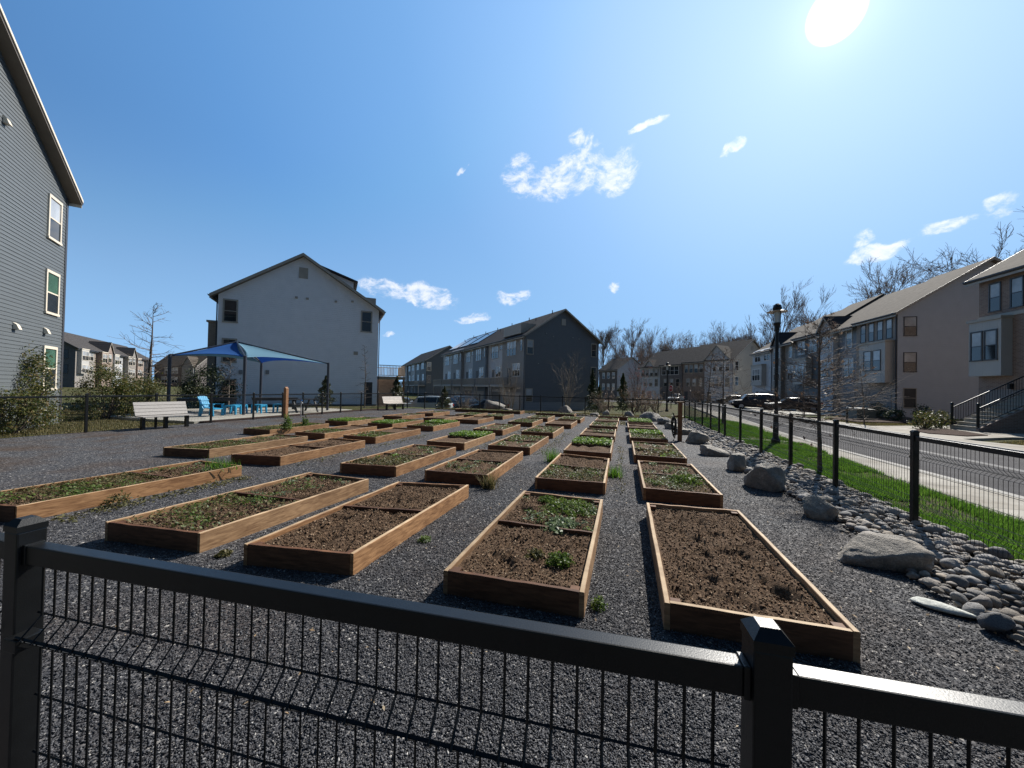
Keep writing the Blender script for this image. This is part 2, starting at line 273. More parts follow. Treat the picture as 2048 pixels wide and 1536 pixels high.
M = dict(
    gravel=gravel_mat(), soil=soil_mat(), turf=ground_mat(),
    cedar=wood_mat('cedar', (.17, .078, .032), (.46, .25, .115)), cedar_b=wood_mat('cedar_weathered', (.18, .095, .045), (.46, .28, .145)), cedar_top=wood_mat('sunlit_cedar_edge', (.34, .23, .13), (.60, .45, .28)), cedar_dark=wood_mat('cedar_dark_shaded', (.07, .03, .014), (.19, .088, .042)),
    post_wood=wood_mat('post_wood', (.20, .09, .04), (.42, .22, .11)), deckwood=wood_mat('deck_wood', (.34, .28, .22), (.5, .42, .34)),
    black=basic('black_powder_coat', (.006, .0065, .007), 0.36, 0.25, 20, 0.06, 300, spec=0.4), wire=basic('black_wire', (.005, .0055, .006), 0.45, 0.2, 20, spec=.35),
    asphalt=basic('asphalt', (.062, .060, .064), 0.9, 0.22, 1.2, 0.6, 120, spec=.15), concrete=paving('concrete', (.36, .335, .29)),
    patio=basic('patio_concrete', (.34, .32, .275), 0.85, 0.1, 1.5, 0.2, 90), kerb=basic('kerb', (.30, .285, .26), 0.85, 0.12, 2, 0.2, 60), parking=basic('parking_asphalt', (.06, .06, .066), 0.8, 0.25, 0.8, 0.4, 100),
    mulch=basic('mulch', (.05, .03, .022), 0.95, 0.6, 20, 1.0, 50, spec=0.1),
    slate=siding('slate_siding', (.087, .098, .104)), white=siding('white_siding', (.80, .78, .785)), dkgrey=siding('dark_grey_siding', (.115, .115, .118)), tan=siding('tan_siding', (.45, .465, .49)),
    cream=siding('cream_siding', (.50, .45, .38)), grey=siding('grey_siding', (.26, .255, .25)), bluegrey=siding('blue_grey_siding', (.17, .19, .215)), taupe=siding('taupe_siding', (.24, .215, .19)), pale=siding('pale_siding', (.52, .52, .54)), board=siding('panel_boards', (.43, .41, .38), board=True),
    brick_tan=brick('tan_brick', (.25, .205, .175), (.32, .265, .225), (.36, .32, .28)), brick_brown=brick('brown_brick', (.19, .12, .09), (.26, .18, .14), (.30, .27, .24)), brick_dark=brick('dark_brick', (.10, .08, .075), (.15, .12, .11), (.2, .19, .18)),
    roof_dark=shingle('charcoal_shingles', (.05, .05, .055)), roof_brown=shingle('brown_shingles', (.105, .088, .072)), roof_grey=shingle('grey_shingles', (.068, .062, .06)),
    trim=basic('cream_trim', (.68, .60, .48), 0.5, 0.06, 3), trim_tan=basic('tan_trim', (.36, .32, .27), 0.5, 0.08, 3), trim_white=basic('white_trim', (.72, .70, .67), 0.5, 0.05, 3), trim_dark=basic('dark_trim', (.05, .05, .055), 0.4, 0.1, 3),
    soffit=basic('soffit', (.16, .135, .11), 0.7, 0.08, 3), gutter=basic('gutter_metal', (.035, .04, .055), 0.4, 0.1, 3), metal=basic('galvanised', (.5, .5, .5), 0.4, 0.1, 5, metal=0.8),
    pane=glass_mat('window_glass', (.022, .026, .03)), blind=glass_mat('blinds_behind_glass', (.36, .37, .38), 0.15), pane_green=glass_mat('tinted_glass', (.05, .11, .075)), door=basic('garage_panels', (.17, .16, .155), 0.6, 0.06, 2), door_light=basic('pale_garage_panels', (.40, .37, .33), 0.6, 0.06, 2), door_dark=basic('dark_door', (.035, .033, .035), 0.5, 0.1, 3),
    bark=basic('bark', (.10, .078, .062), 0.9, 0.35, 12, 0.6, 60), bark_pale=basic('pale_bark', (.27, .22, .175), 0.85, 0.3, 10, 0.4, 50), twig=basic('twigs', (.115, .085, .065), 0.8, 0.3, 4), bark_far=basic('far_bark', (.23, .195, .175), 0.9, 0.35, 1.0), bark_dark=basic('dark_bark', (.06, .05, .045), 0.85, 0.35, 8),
    holly=island('holly_leaves', [(0, (.025, .042, .010)), (.4, (.07, .09, .022)), (.75, (.15, .145, .04)), (1, (.23, .16, .07))], 0.45, 0.4, 0.35), evergreen=island('evergreen_needles', [(0, (.015, .028, .012)), (.6, (.04, .06, .025)), (1, (.09, .10, .045))], 0.6, 0.4, 0.2),
    magnolia=island('magnolia_leaves', [(0, (.02, .035, .012)), (.5, (.06, .075, .03)), (.85, (.12, .11, .05)), (1, (.22, .17, .10))], 0.3, 0.6, 0.2), pine=island('pine_needles', [(0, (.03, .05, .016)), (.5, (.07, .09, .035)), (1, (.13, .14, .06))], 0.6, 0.3, 0.25), redbud=island('red_buds', [(0, (.22, .07, .05)), (1, (.36, .13, .10))], 0.6, 0.3, 0.3), brownleaf=island('dry_leaves', [(0, (.10, .06, .04)), (.6, (.2, .13, .09)), (1, (.32, .24, .17))], 0.6, 0.4, 0.3),
    grass=island('grass_blades', [(0, (.035, .095, .010)), (.5, (.075, .17, .018)), (1, (.14, .24, .035))], 0.5, 0.35, 0.6), drygrass=island('dry_grass_blades', [(0, (.06, .06, .022)), (.5, (.13, .12, .045)), (1, (.26, .20, .10))], 0.6, 0.3, 0.4),
    weed=island('weed_leaves', [(0, (.04, .075, .012)), (.5, (.095, .155, .025)), (1, (.17, .22, .06))], 0.5, 0.35, 0.45), lime=island('lime_weed_leaves', [(0, (.08, .16, .02)), (.5, (.14, .24, .03)), (1, (.22, .31, .06))], 0.5, 0.35, 0.45), olive=island('olive_weed_leaves', [(0, (.05, .055, .018)), (.5, (.11, .105, .035)), (1, (.19, .155, .07))], 0.6, 0.3, 0.35), sage=island('pale_weed_leaves', [(0, (.08, .12, .06)), (.5, (.15, .2, .10)), (1, (.24, .29, .17))], 0.5, 0.35, 0.4),
    straw=island('straw_bits', [(0, (.20, .13, .07)), (.6, (.38, .27, .15)), (1, (.62, .5, .34))], 0.7, 0.3, 0.1),
    clod=island('soil_clods', [(0, (.03, .018, .012)), (.4, (.095, .059, .036)), (.8, (.19, .122, .077)), (1, (.36, .26, .175))], 0.95, 0.15),
    chips=island('gravel_chips', [(0, (.042, .042, .046)), (.45, (.070, .070, .075)), (.8, (.105, .105, .11)), (.955, (.16, .155, .155)), (1, (.44, .42, .39))], 0.6, 0.16),
    river=stone_mat('river_stone', [(.19, .18, .175), (.33, .275, .215), (.24, .235, .235), (.41, .34, .26), (.12, .12, .125), (.32, .31, .30), (.21, .17, .14)], 9), boulder=stone_mat('boulder_stone', [(.27, .25, .22), (.36, .31, .245), (.25, .24, .23)], 6.5, .09), slab=stone_mat('pale_slab_stone', [(.55, .57, .52), (.6, .6, .55)], 9),
    blue=island('blue_fabric', [(0, (.04, .16, .48)), (1, (.045, .175, .5))], 0.8, .3, .45), teal=island('pale_blue_fabric', [(0, (.16, .32, .43)), (1, (.18, .34, .45))], 0.8, .3, .45), chair_blue=basic('turquoise_plastic', (.03, .30, .52), 0.4, 0.06, 3), dark_table=basic('dark_table_slats', (.02, .018, .018), 0.5, 0.2, 6), slat=basic('grey_bench_slats', (.36, .335, .31), 0.6, 0.12, 6, 0.2, 60, stretch=(2, 2, 20)), slat_pale=basic('pale_bench_slats', (.62, .55, .48), 0.6, 0.1, 6, 0.2, 60),
    car_white=basic('white_car_paint', (.45, .50, .52), 0.25, 0.03, 2, spec=0.7), car_black=basic('black_car_paint', (.012, .013, .017), 0.4, 0.05, 2, spec=0.4), car_grey=basic('grey_car_paint', (.09, .10, .11), 0.4, 0.05, 2, spec=0.45), tyre=basic('tyre_rubber', (.014, .014, .014), 0.85, 0.1, 10), rim=basic('wheel_rim', (.32, .32, .33), 0.35, 0.05, 5, metal=0.7), redlight=basic('tail_lamp', (.35, .02, .015), 0.3, 0.1, 3), stopred=basic('stop_red', (.42, .03, .035), 0.5, 0.05, 3), signwhite=basic('sign_white', (.75, .75, .74), 0.5, 0.03, 3), signpink=basic('faded_sign', (.55, .38, .36), 0.6, 0.05, 3), lampglass=basic('lamp_glass', (.55, .6, .62), 0.2, 0.05, 3, spec=0.7), lampbronze=basic('lamp_plate', (.40, .31, .23), 0.4, 0.08, 3), rubber=basic('black_hose', (.012, .013, .014), 0.45, 0.1, 10), util=basic('utility_green', (.10, .12, .11), 0.5, 0.05, 3), util_top=basic('utility_top', (.45, .45, .43), 0.5, 0.05, 3), bluehandle=basic('blue_valve', (.03, .15, .45), 0.4, 0.05, 3), solar=basic('solar_glass', (.03, .05, .10), 0.12, 0.1, 2, spec=0.9),
)

# ------------------------------------------------------------------ object helpers
def link(o, parent=None):
    COL.objects.link(o)
    if parent is not None: o.parent = parent
    return o
def tag(o, label=None, cat=None, group=None, kind=None):
    if label: o['label'] = label
    if cat: o['category'] = cat
    if group: o['group'] = group
    if kind: o['kind'] = kind
    return o
def thing(name, label, cat, loc=(0, 0, 0), rz=0.0, group=None):
    o = bpy.data.objects.new(name, None); o.empty_display_size = 0.3; o.location = loc; o.rotation_euler = (0, 0, rz)
    link(o); return tag(o, label, cat, group)
def npmesh(name, V, F, mats, parent=None, mi=None, smooth=False):
    """V (n,3), F (m,k) of one polygon size"""
    V = np.asarray(V, np.float32).reshape(-1, 3); F = np.asarray(F, np.int32)
    me = bpy.data.meshes.new(name); k = F.shape[1]
    me.vertices.add(len(V)); me.vertices.foreach_set('co', V.ravel())
    me.loops.add(F.size); me.loops.foreach_set('vertex_index', F.ravel())
    me.polygons.add(len(F)); me.polygons.foreach_set('loop_start', np.arange(0, F.size, k, dtype=np.int32))
    for m in (mats if isinstance(mats, (list, tuple)) else [mats]): me.materials.append(m)
    if mi is not None: me.polygons.foreach_set('material_index', np.asarray(mi, np.int32))
    if smooth: me.polygons.foreach_set('use_smooth', np.ones(len(F), bool))
    me.update(calc_edges=True)
    return link(bpy.data.objects.new(name, me), parent)
class MB:
    """collects shapes that become ONE mesh object"""
    def __init__(s): s.v = []; s.f = []; s.m = []
    def add(s, vs, fs, mi=0):
        o = len(s.v); s.v += [tuple(v) for v in vs]; s.f += [tuple(i + o for i in f) for f in fs]; s.m += [mi] * len(fs); return s
    def box(s, x0, x1, y0, y1, z0, z1, mi=0, T=None):
        vs = [(x, y, z) for z in (z0, z1) for y in (y0, y1) for x in (x0, x1)]
        if T is not None: vs = [T @ Vector(v) for v in vs]
        return s.add(vs, [(0, 2, 3, 1), (4, 5, 7, 6), (0, 1, 5, 4), (2, 6, 7, 3), (0, 4, 6, 2), (1, 3, 7, 5)], mi)
    def tube(s, pts, rad, n=6, mi=0, cap=True):
        pts = [Vector(p) for p in pts]; rad = [rad] * len(pts) if isinstance(rad, (int, float)) else rad
        o = len(s.v)
        for i, p in enumerate(pts):
            t = (pts[min(i + 1, len(pts) - 1)] - pts[max(i - 1, 0)]).normalized()
            a = t.cross(Vector((0, 0, 1)) if abs(t.z) < 0.95 else Vector((1, 0, 0))).normalized(); b = t.cross(a)
            for k in range(n):
                w = 2 * math.pi * k / n; s.v.append(tuple(p + (a * math.cos(w) + b * math.sin(w)) * rad[i]))
        for i in range(len(pts) - 1):
            for k in range(n):
                k2 = (k + 1) % n; s.f.append((o + i * n + k, o + i * n + k2, o + (i + 1) * n + k2, o + (i + 1) * n + k)); s.m.append(mi)
        if cap:
            s.f.append(tuple(o + k for k in range(n - 1, -1, -1))); s.m.append(mi)
            e = o + (len(pts) - 1) * n; s.f.append(tuple(e + k for k in range(n))); s.m.append(mi)
        return s
    def prism(s, poly, h0, h1, axis='z', mi=0):
        n = len(poly)
        def P(a, b, h): return (a, b, h) if axis == 'z' else ((a, h, b) if axis == 'y' else (h, a, b))
        vs = [P(a, b, h0) for a, b in poly] + [P(a, b, h1) for a, b in poly]
        return s.add(vs, [tuple(range(n - 1, -1, -1)), tuple(range(n, 2 * n))] + [(i, (i + 1) % n, n + (i + 1) % n, n + i) for i in range(n)], mi)
    def lathe(s, prof, n=16, c=(0, 0, 0), mi=0):
        o = len(s.v)
        for r, z in prof:
            for k in range(n):
                w = 2 * math.pi * k / n; s.v.append((c[0] + r * math.cos(w), c[1] + r * math.sin(w), c[2] + z))
        for i in range(len(prof) - 1):
            for k in range(n):
                k2 = (k + 1) % n; s.f.append((o + i * n + k, o + i * n + k2, o + (i + 1) * n + k2, o + (i + 1) * n + k)); s.m.append(mi)
        return s
    def build(s, name, mats, parent=None, bevel=0.0, smooth=False, fix=True):
        me = bpy.data.meshes.new(name); me.from_pydata(s.v, [], s.f)
        for m in (mats if isinstance(mats, (list, tuple)) else [mats]): me.materials.append(m)
        me.polygons.foreach_set('material_index', s.m)
        if fix:
            bm = bmesh.new(); bm.from_mesh(me); bmesh.ops.recalc_face_normals(bm, faces=bm.faces)
            if bevel: bmesh.ops.bevel(bm, geom=bm.edges[:] , offset=bevel, segments=2, affect='EDGES', profile=0.6)
            bm.to_mesh(me); bm.free()
        if smooth: me.polygons.foreach_set('use_smooth', np.ones(len(me.polygons), bool))
        me.update()
        return link(bpy.data.objects.new(name, me), parent)
def sheet(name, poly, z, mat, kind='structure', thick=0.0):
    mb = MB()
    if thick: mb.prism(poly, z - thick, z)
    else: mb.add([(x, y, z) for x, y in poly], [tuple(range(len(poly)))])
    o = mb.build(name, mat)
    if not thick and o.data.polygons[0].normal.z < 0: o.data.flip_normals()
    return tag(o, kind=kind)
def copy_tree(o, parent=None):
    c = o.copy(); COL.objects.link(c)
    if parent is not None: c.parent = parent
    for ch in list(o.children): copy_tree(ch, c)
    return c
ORD = ['first', 'second', 'third', 'fourth', 'fifth', 'sixth', 'seventh', 'eighth', 'ninth', 'tenth', 'eleventh', 'twelfth']

# ------------------------------------------------------------------ the ground
def ss(a, b, x):
    t = np.clip((x - a) / (b - a), 0, 1); return t * t * (3 - 2 * t)
def zg(x, y):
    """height of the land: a sunken car park behind the garden"""
    x, y = np.asarray(x, float), np.asarray(y, float)
    return -0.95 * ss(27.5, 34, y + 0.0 * x) * ss(5.5, 0.0, x) * ss(-60, -30, x)
def ground():
    xs = np.concatenate([np.linspace(-700, -70, 12), np.linspace(-64, 40, 105), np.linspace(46, 700, 12)])
    ys = np.concatenate([np.linspace(-300, -12, 6), np.linspace(-8, 90, 99), np.linspace(96, 900, 14)])
    X, Y = np.meshgrid(xs, ys); Z = zg(X, Y) - 0.11
    V = np.stack([X, Y, Z], -1).reshape(-1, 3); nx = len(xs)
    i, j = np.meshgrid(np.arange(len(ys) - 1), np.arange(nx - 1), indexing='ij'); a = (i * nx + j).ravel()
    tag(npmesh('ground', V, np.stack([a, a + 1, a + nx + 1, a + nx], 1), M['turf'], smooth=True), kind='structure')
ground()
sheet('gravel_yard', [(-16.2, -2.5), (4.0, -2.5), (3.9, 22.4), (-1.0, 23.6), (-8, 24.6), (-15.6, 24.8), (-16.2, 20)], 0.0, M['gravel'], thick=0.14)
sheet('lawn_strip', [(3.72, -2.5), (5.2, -2.5), (5.15, 7.5), (5.4, 10.5), (5.6, 13), (5.8, 14.6), (5.3, 15.0), (4.3, 15.0), (3.75, 15.2)], -0.012, M['turf'], thick=0.12)
sheet('far_lawn_strip', [(3.78, 15.9), (4.6, 15.5), (5.7, 15.4), (6.0, 17), (6.3, 20), (6.2, 24), (5.2, 27), (3.9, 27), (-10, 27.2), (-14, 26), (-8, 24.7), (-1, 23.7), (3.92, 22.5)], -0.012, M['turf'], thick=0.12)
sheet('sidewalk', [(5.06, -2.5), (6.42, -2.5), (6.35, 10), (6.25, 14), (6.5, 19), (7.0, 24), (7.9, 34), (8.6, 45), (7.4, 45), (6.7, 34), (6.0, 26), (3.6, 28.5), (3.2, 27.8), (5.6, 25.2), (6.05, 20), (5.7, 14), (5.35, 10.4), (5.1, 7)], -0.004, M['concrete'], thick=0.13)
sheet('garden_path', [(3.62, 15.35), (4.4, 15.05), (5.72, 14.9), (5.76, 15.35), (4.5, 15.6), (3.62, 15.95)], -0.008, M['concrete'], thick=0.1)
sheet('kerb_strip', [(6.425, -2.5), (6.6, -2.5), (6.53, 10), (6.43, 14), (6.68, 19), (7.18, 24), (8.1, 34), (8.8, 45), (8.605, 45), (7.905, 34), (7.005, 24), (6.505, 19), (6.255, 14), (6.355, 10)], 0.002, M['kerb'], thick=0.16)
sheet('road', [(6.0, -8), (13.0, -8), (12.4, 10), (12.0, 25), (12.1, 36), (13.0, 52), (17, 66), (40, 72), (40, 79), (14, 75.5), (2, 71), (-6, 66), (-3, 60), (7, 62), (8.4, 52), (7.7, 36), (6.4, 20)], -0.10, M['asphalt'])
sheet('road_repair', [(9.35, -8), (9.7, -8), (9.3, 30), (9.9, 50), (9.75, 50), (9.1, 30)], -0.096, M['parking'])
sheet('far_kerb', [(13.0, -8), (13.18, -8), (12.58, 10), (12.18, 25), (12.28, 36), (13.15, 50), (13.0, 50), (12.1, 36), (12.0, 25), (12.4, 10)], 0.0, M['kerb'], thick=0.14)
sheet('far_sidewalk', [(13.19, -8), (14.8, -8), (14.3, 10), (14.0, 17.6), (13.2, 19), (13.2, 19.6), (16.2, 21.6), (21, 22.6), (21, 30.2), (16.0, 27.0), (13.2, 25.4), (13.1, 27.5), (13.4, 36), (14.1, 48), (13.2, 48), (12.29, 36), (12.19, 25), (12.59, 10)], -0.004, M['concrete'], thick=0.13)
sheet('driveway', [(13.45, 37), (21.6, 38.6), (21.2, 43.5), (13.7, 43.2)], -0.008, M['patio'], thick=0.1)
sheet('second_driveway', [(13.75, 45), (21.5, 46), (21.0, 51.5), (14.1, 51)], -0.008, M['patio'], thick=0.1)
sheet('mulch_bed', [(13.3, 21.5), (14.2, 20.9), (15.6, 21.9), (16.0, 23.6), (16.2, 25.1), (14.6, 24.2), (13.5, 22.8)], 0.03, M['mulch'], thick=0.05)
sheet('house_bed', [(14.4, 29.2), (21.9, 31.5), (22.2, 39), (17.5, 35.5), (14.6, 33)], -0.008, M['mulch'], thick=0.08)
sheet('patio', [(-17.1, 11.0), (-17.3, 16), (-17.6, 21.0), (-22, 21.5), (-25.5, 16), (-22.5, 10.8)], -0.004, M['patio'], thick=0.1)
sheet('mulch_strip', [(-16.0, 11.4), (-16.0, 23.5), (-17.3, 22.8), (-17.2, 11.2)], -0.006, M['mulch'], thick=0.1)
sheet('parking_lot', [(-60, 62), (-32, 34), (-14, 34.5), (2, 36), (-5, 45), (-18, 58), (-40, 90), (-70, 95)], -1.045, M['parking'])

# ------------------------------------------------------------------ leaf / blade scatter (numpy)
def leaf_cloud(P, size, N=None, jitter=0.9, aspect=0.5, rng=RNG):
    """one folded diamond leaf per point"""
    n = len(P); d = rng.normal(size=(n, 3)); d /= np.linalg.norm(d, axis=1, keepdims=True)
    if N is not None: d = d * jitter + N; d /= np.linalg.norm(d, axis=1, keepdims=True)
    t = rng.normal(size=(n, 3)); t -= (t * d).sum(1, keepdims=True) * d; t /= np.linalg.norm(t, axis=1, keepdims=True) + 1e-9
    b = np.cross(d, t); s = (size * rng.uniform(0.6, 1.3, n))[:, None]
    V = np.stack([P - t * s * .5, P + b * s * aspect * .5 + d * s * .08, P + t * s * .5, P - b * s * aspect * .5 + d * s * .08], 1).reshape(-1, 3)
    return V, np.arange(n * 4).reshape(-1, 4)
def blades(P, h, w, lean=0.45, rng=RNG):
    n = len(P); a = rng.uniform(0, 2 * np.pi, n); hh = h * rng.uniform(0.5, 1.25, n); l = hh * lean * rng.uniform(0.2, 1.4, n)
    dx, dy = np.cos(a), np.sin(a); ww = w * rng.uniform(.6, 1.2, n)
    z0 = np.zeros(n)
    def pt(f, side, bend): return np.stack([P[:, 0] + dx * l * bend - dy * ww * side, P[:, 1] + dy * l * bend + dx * ww * side, P[:, 2] + hh * f], 1)
    V = np.stack([pt(0, -.5, 0), pt(0, .5, 0), pt(.6, .35, .35), pt(.6, -.35, .35), pt(1, 0, 1.0)], 1).reshape(-1, 3)
    b = np.arange(n)[:, None] * 5
    q = b + np.array([[0, 1, 2, 3]]); t = b + np.array([[3, 2, 4, 4]])
    return V, np.concatenate([q, t])
def tri_blades(P, h, w, lean=0.5, rng=RNG):
    n = len(P); a = rng.uniform(0, 2 * np.pi, n); hh = h * rng.uniform(0.5, 1.25, n); l = hh * lean * rng.uniform(0.2, 1.4, n); dx, dy = np.cos(a), np.sin(a); ww = w * rng.uniform(.6, 1.2, n)
    V = np.stack([np.stack([P[:, 0] - dy * ww, P[:, 1] + dx * ww, P[:, 2]], 1), np.stack([P[:, 0] + dy * ww, P[:, 1] - dx * ww, P[:, 2]], 1), np.stack([P[:, 0] + dx * l, P[:, 1] + dy * l, P[:, 2] + hh], 1)], 1).reshape(-1, 3)
    return V, np.arange(n * 3).reshape(-1, 3)
def octa(P, s, flat=0.5, rng=RNG, tip=.55):
    """angular chips: squashed, turned octahedra"""
    n = len(P); s = np.asarray(s) * np.ones(n)
    base = np.array([[1, 0, 0], [-1, 0, 0], [0, 1, 0], [0, -1, 0], [0, 0, 1], [0, 0, -1]], float)
    V = base[None] * rng.uniform(.6, 1.25, (n, 6, 1)) + rng.normal(0, .18, (n, 6, 3))
    V[:, :, 2] *= flat; V[:, :, 1] *= rng.uniform(.5, 1, (n, 1))
    q = rng.normal(size=(n, 4)); q[:, 1:3] *= tip; q /= np.linalg.norm(q, axis=1, keepdims=True); w, x, y, z = q.T
    Rm = np.stack([np.stack([1 - 2 * (y * y + z * z), 2 * (x * y - z * w), 2 * (x * z + y * w)], 1), np.stack([2 * (x * y + z * w), 1 - 2 * (x * x + z * z), 2 * (y * z - x * w)], 1), np.stack([2 * (x * z - y * w), 2 * (y * z + x * w), 1 - 2 * (x * x + y * y)], 1)], 1)
    V = np.einsum('nij,nkj->nki', Rm, V) * s[:, None, None] * .5 + P[:, None, :]
    F = np.array([[0, 2, 4], [2, 1, 4], [1, 3, 4], [3, 0, 4], [2, 0, 5], [1, 2, 5], [3, 1, 5], [0, 3, 5]])
    return V.reshape(-1, 3), (np.arange(n)[:, None, None] * 6 + F[None]).reshape(-1, 3)
def merge(*parts):
    V, F, k = [], [], 0
    for v, f in parts: V.append(v); F.append(f + k); k += len(v)
    return np.concatenate(V), np.concatenate(F)

# ------------------------------------------------------------------ raised beds
BH = 0.19
BEDS = {
 '5a': ((0.30,2.79),(1.43,2.83),(1.42,5.28),(0.32,5.19)), '5b': ((0.32,5.96),(1.40,5.97),(1.37,8.30),(0.32,8.31)), '5c': ((0.27,8.98),(1.39,8.98),(1.39,11.42),(0.27,11.42)),
 '5d': ((0.24,12.30),(1.36,12.30),(1.36,14.62),(0.24,14.62)), '5e': ((0.22,15.65),(1.34,15.65),(1.34,17.80),(0.22,17.80)), '5f': ((0.25,18.45),(1.37,18.45),(1.37,20.50),(0.25,20.50)),
 '4a': ((-1.35,2.70),(-0.24,2.73),(-0.23,5.12),(-1.34,5.16)), '4b': ((-1.37,6.00),(-0.24,6.06),(-0.25,8.27),(-1.36,8.50)), '4c': ((-1.36,8.98),(-0.24,8.98),(-0.24,11.42),(-1.36,11.42)),
 '4d': ((-1.34,12.30),(-0.22,12.30),(-0.22,14.62),(-1.34,14.62)), '4e': ((-1.32,15.65),(-0.20,15.65),(-0.20,17.80),(-1.32,17.80)), '4f': ((-1.29,18.45),(-0.17,18.45),(-0.17,20.50),(-1.29,20.50)),
 '3a': ((-3.27,2.54),(-2.21,2.70),(-2.19,5.16),(-3.28,4.95)), '3b': ((-3.31,5.80),(-2.15,5.87),(-2.21,8.38),(-3.29,8.25)), '3c': ((-3.31,8.98),(-2.19,8.98),(-2.19,11.42),(-3.31,11.42)),
 '3d': ((-3.33,12.30),(-2.21,12.30),(-2.21,14.62),(-3.33,14.62)), '3e': ((-3.18,15.65),(-2.06,15.65),(-2.06,17.80),(-3.18,17.80)), '3f': ((-3.09,18.45),(-1.97,18.45),(-1.97,20.50),(-3.09,20.50)),
 '2a': ((-5.08,2.47),(-3.88,2.58),(-3.78,4.92),(-4.97,4.96)), '2b': ((-5.04,5.73),(-3.92,5.86),(-3.89,8.31),(-5.07,8.30)), '2c': ((-5.08,8.98),(-3.96,8.98),(-3.96,11.42),(-5.08,11.42)),
 '2d': ((-5.11,12.30),(-3.99,12.30),(-3.99,14.62),(-5.11,14.62)), '2e': ((-4.85,15.65),(-3.73,15.65),(-3.73,17.80),(-4.85,17.80)), '2f': ((-4.73,18.45),(-3.61,18.45),(-3.61,20.50),(-4.73,20.50)),
 '1a': ((-7.71,2.27),(-6.58,2.44),(-6.43,4.92),(-7.56,4.98)), '1b': ((-7.66,5.63),(-6.55,5.80),(-6.55,8.34),(-7.72,8.40)), '1c': ((-7.82,8.98),(-6.70,8.98),(-6.70,11.42),(-7.82,11.42)),
 '1d': ((-7.81,12.30),(-6.69,12.30),(-6.69,14.62),(-7.81,14.62)), '1e': ((-7.38,15.65),(-6.26,15.65),(-6.26,17.80),(-7.38,17.80)), '1f': ((-7.12,18.45),(-6.00,18.45),(-6.00,20.50),(-7.12,20.50)),
 '0b': ((-9.72,5.65),(-8.57,5.83),(-8.49,8.37),(-9.72,8.40)), '0c': ((-9.60,8.98),(-8.48,8.98),(-8.48,11.42),(-9.60,11.42)), '0d': ((-9.56,12.30),(-8.44,12.30),(-8.44,14.62),(-9.56,14.62)),
 '0e': ((-9.05,15.65),(-7.93,15.65),(-7.93,17.80),(-9.05,17.80)), '0f': ((-8.73,18.45),(-7.61,18.45),(-7.61,20.50),(-8.73,20.50)),
 '-1c': ((-11.72,8.98),(-10.60,8.98),(-10.60,11.42),(-11.72,11.42)), '-1d': ((-11.62,12.30),(-10.50,12.30),(-10.50,14.62),(-11.62,14.62)), '-1e': ((-11.33,15.65),(-10.21,15.65),(-10.21,17.80),(-11.33,17.80)), '-1f': ((-11.18,18.45),(-10.06,18.45),(-10.06,20.50),(-11.18,20.50)),
 # three more turned crosswise along the far end
 'x0': ((-1.32,21.5),(1.0,21.5),(1.0,22.5),(-1.32,22.5)), 'x1': ((-5.1,22.2),(-2.75,22.2),(-2.75,23.2),(-5.1,23.2)), 'x2': ((-10.9,23.0),(-6.3,23.0),(-6.3,24.1),(-10.9,24.1))}
# content: (divider?, near half, far half); densities of each kind of weed
W0 = 'bare'
PLANT = {'5a': (0, 'bare', 'bare'), '5b': (1, 'mixed', 'sparse'), '5c': (1, 'dry', 'sparse'), '5d': (0, 'olive', 'lime'), '5e': (1, 'bare', 'bare'), '5f': (0, 'lime', 'lime'),
 '4a': (1, 'bare', 'sparse'), '4b': (1, 'olive', 'bare'), '4c': (1, 'bare', 'lime'), '4d': (1, 'bare', 'sparse'), '4e': (0, 'sparse', 'green'), '4f': (0, 'bare', 'sparse'),
 '3a': (1, 'bare', 'bare'), '3b': (1, 'sparse', 'bare'), '3c': (1, 'sparse', 'green'), '3d': (0, 'green', 'sparse'), '3e': (0, 'bare', 'bare'), '3f': (0, 'olive', 'green'),
 '2a': (1, 'green', 'sparse'), '2b': (1, 'dry', 'sparse'), '2c': (1, 'bare', 'lime'), '2d': (0, 'sparse', 'sparse'), '2e': (0, 'green', 'olive'), '2f': (0, 'sparse', 'olive'),
 '1a': (1, 'olive', 'sparse'), '1b': (1, 'bare', 'bare'), '1c': (1, 'green', 'bare'), '1d': (0, 'green', 'lime'), '1e': (0, 'bare', 'bare'), '1f': (0, 'green', 'sparse'),
 '0b': (1, 'olive', 'sparse'), '0c': (1, 'green', 'bare'), '0d': (0, 'lime', 'green'), '0e': (0, 'bare', 'bare'), '0f': (0, 'green', 'green'),
 '-1c': (0, 'olive', 'green'), '-1d': (0, 'lime', 'green'), '-1e': (0, 'bare', 'sparse'), '-1f': (0, 'bare', 'sparse'), 'x0': (1, 'bare', 'sparse'), 'x1': (0, 'olive', 'green'), 'x2': (1, 'olive', 'olive')}
LOOK = {'bare': 'bare brown soil', 'sparse': 'scattered weeds', 'green': 'green weeds', 'lime': 'bright green weeds', 'olive': 'dry olive weeds', 'dry': 'dry stalks', 'mixed': 'tangled low plants'}
FILES = {'5': 'file beside the boulders', '4': 'second file from the boulders', '3': 'third file from the boulders', '2': 'fourth file from the boulders', '1': 'fifth file from the boulders', '0': 'sixth file from the boulders', '-1': 'file beside the benches'}
def bed_label(key):
    d, a, b = PLANT[key]
    look = LOOK[a] if a == b else (LOOK[a] + ' and ' + LOOK[b])
    if key[0] == 'x':
        return {'x0': 'crosswise timber bed closing the two files beside the boulders', 'x1': 'crosswise timber bed of weeds behind the third and fourth files', 'x2': 'longest crosswise timber bed by the far fence near the cars'}[key]
    f, r = key[:-1], key[-1]
    rows = [k for k in 'abcdef' if f + k in BEDS]
    return 'timber bed with %s, %s of the %s' % (LOOK[b if b != 'bare' else a], ORD[rows.index(r)], FILES[f]) if a != b else 'timber bed of %s, %s of the %s' % (look, ORD[rows.index(r)], FILES[f])
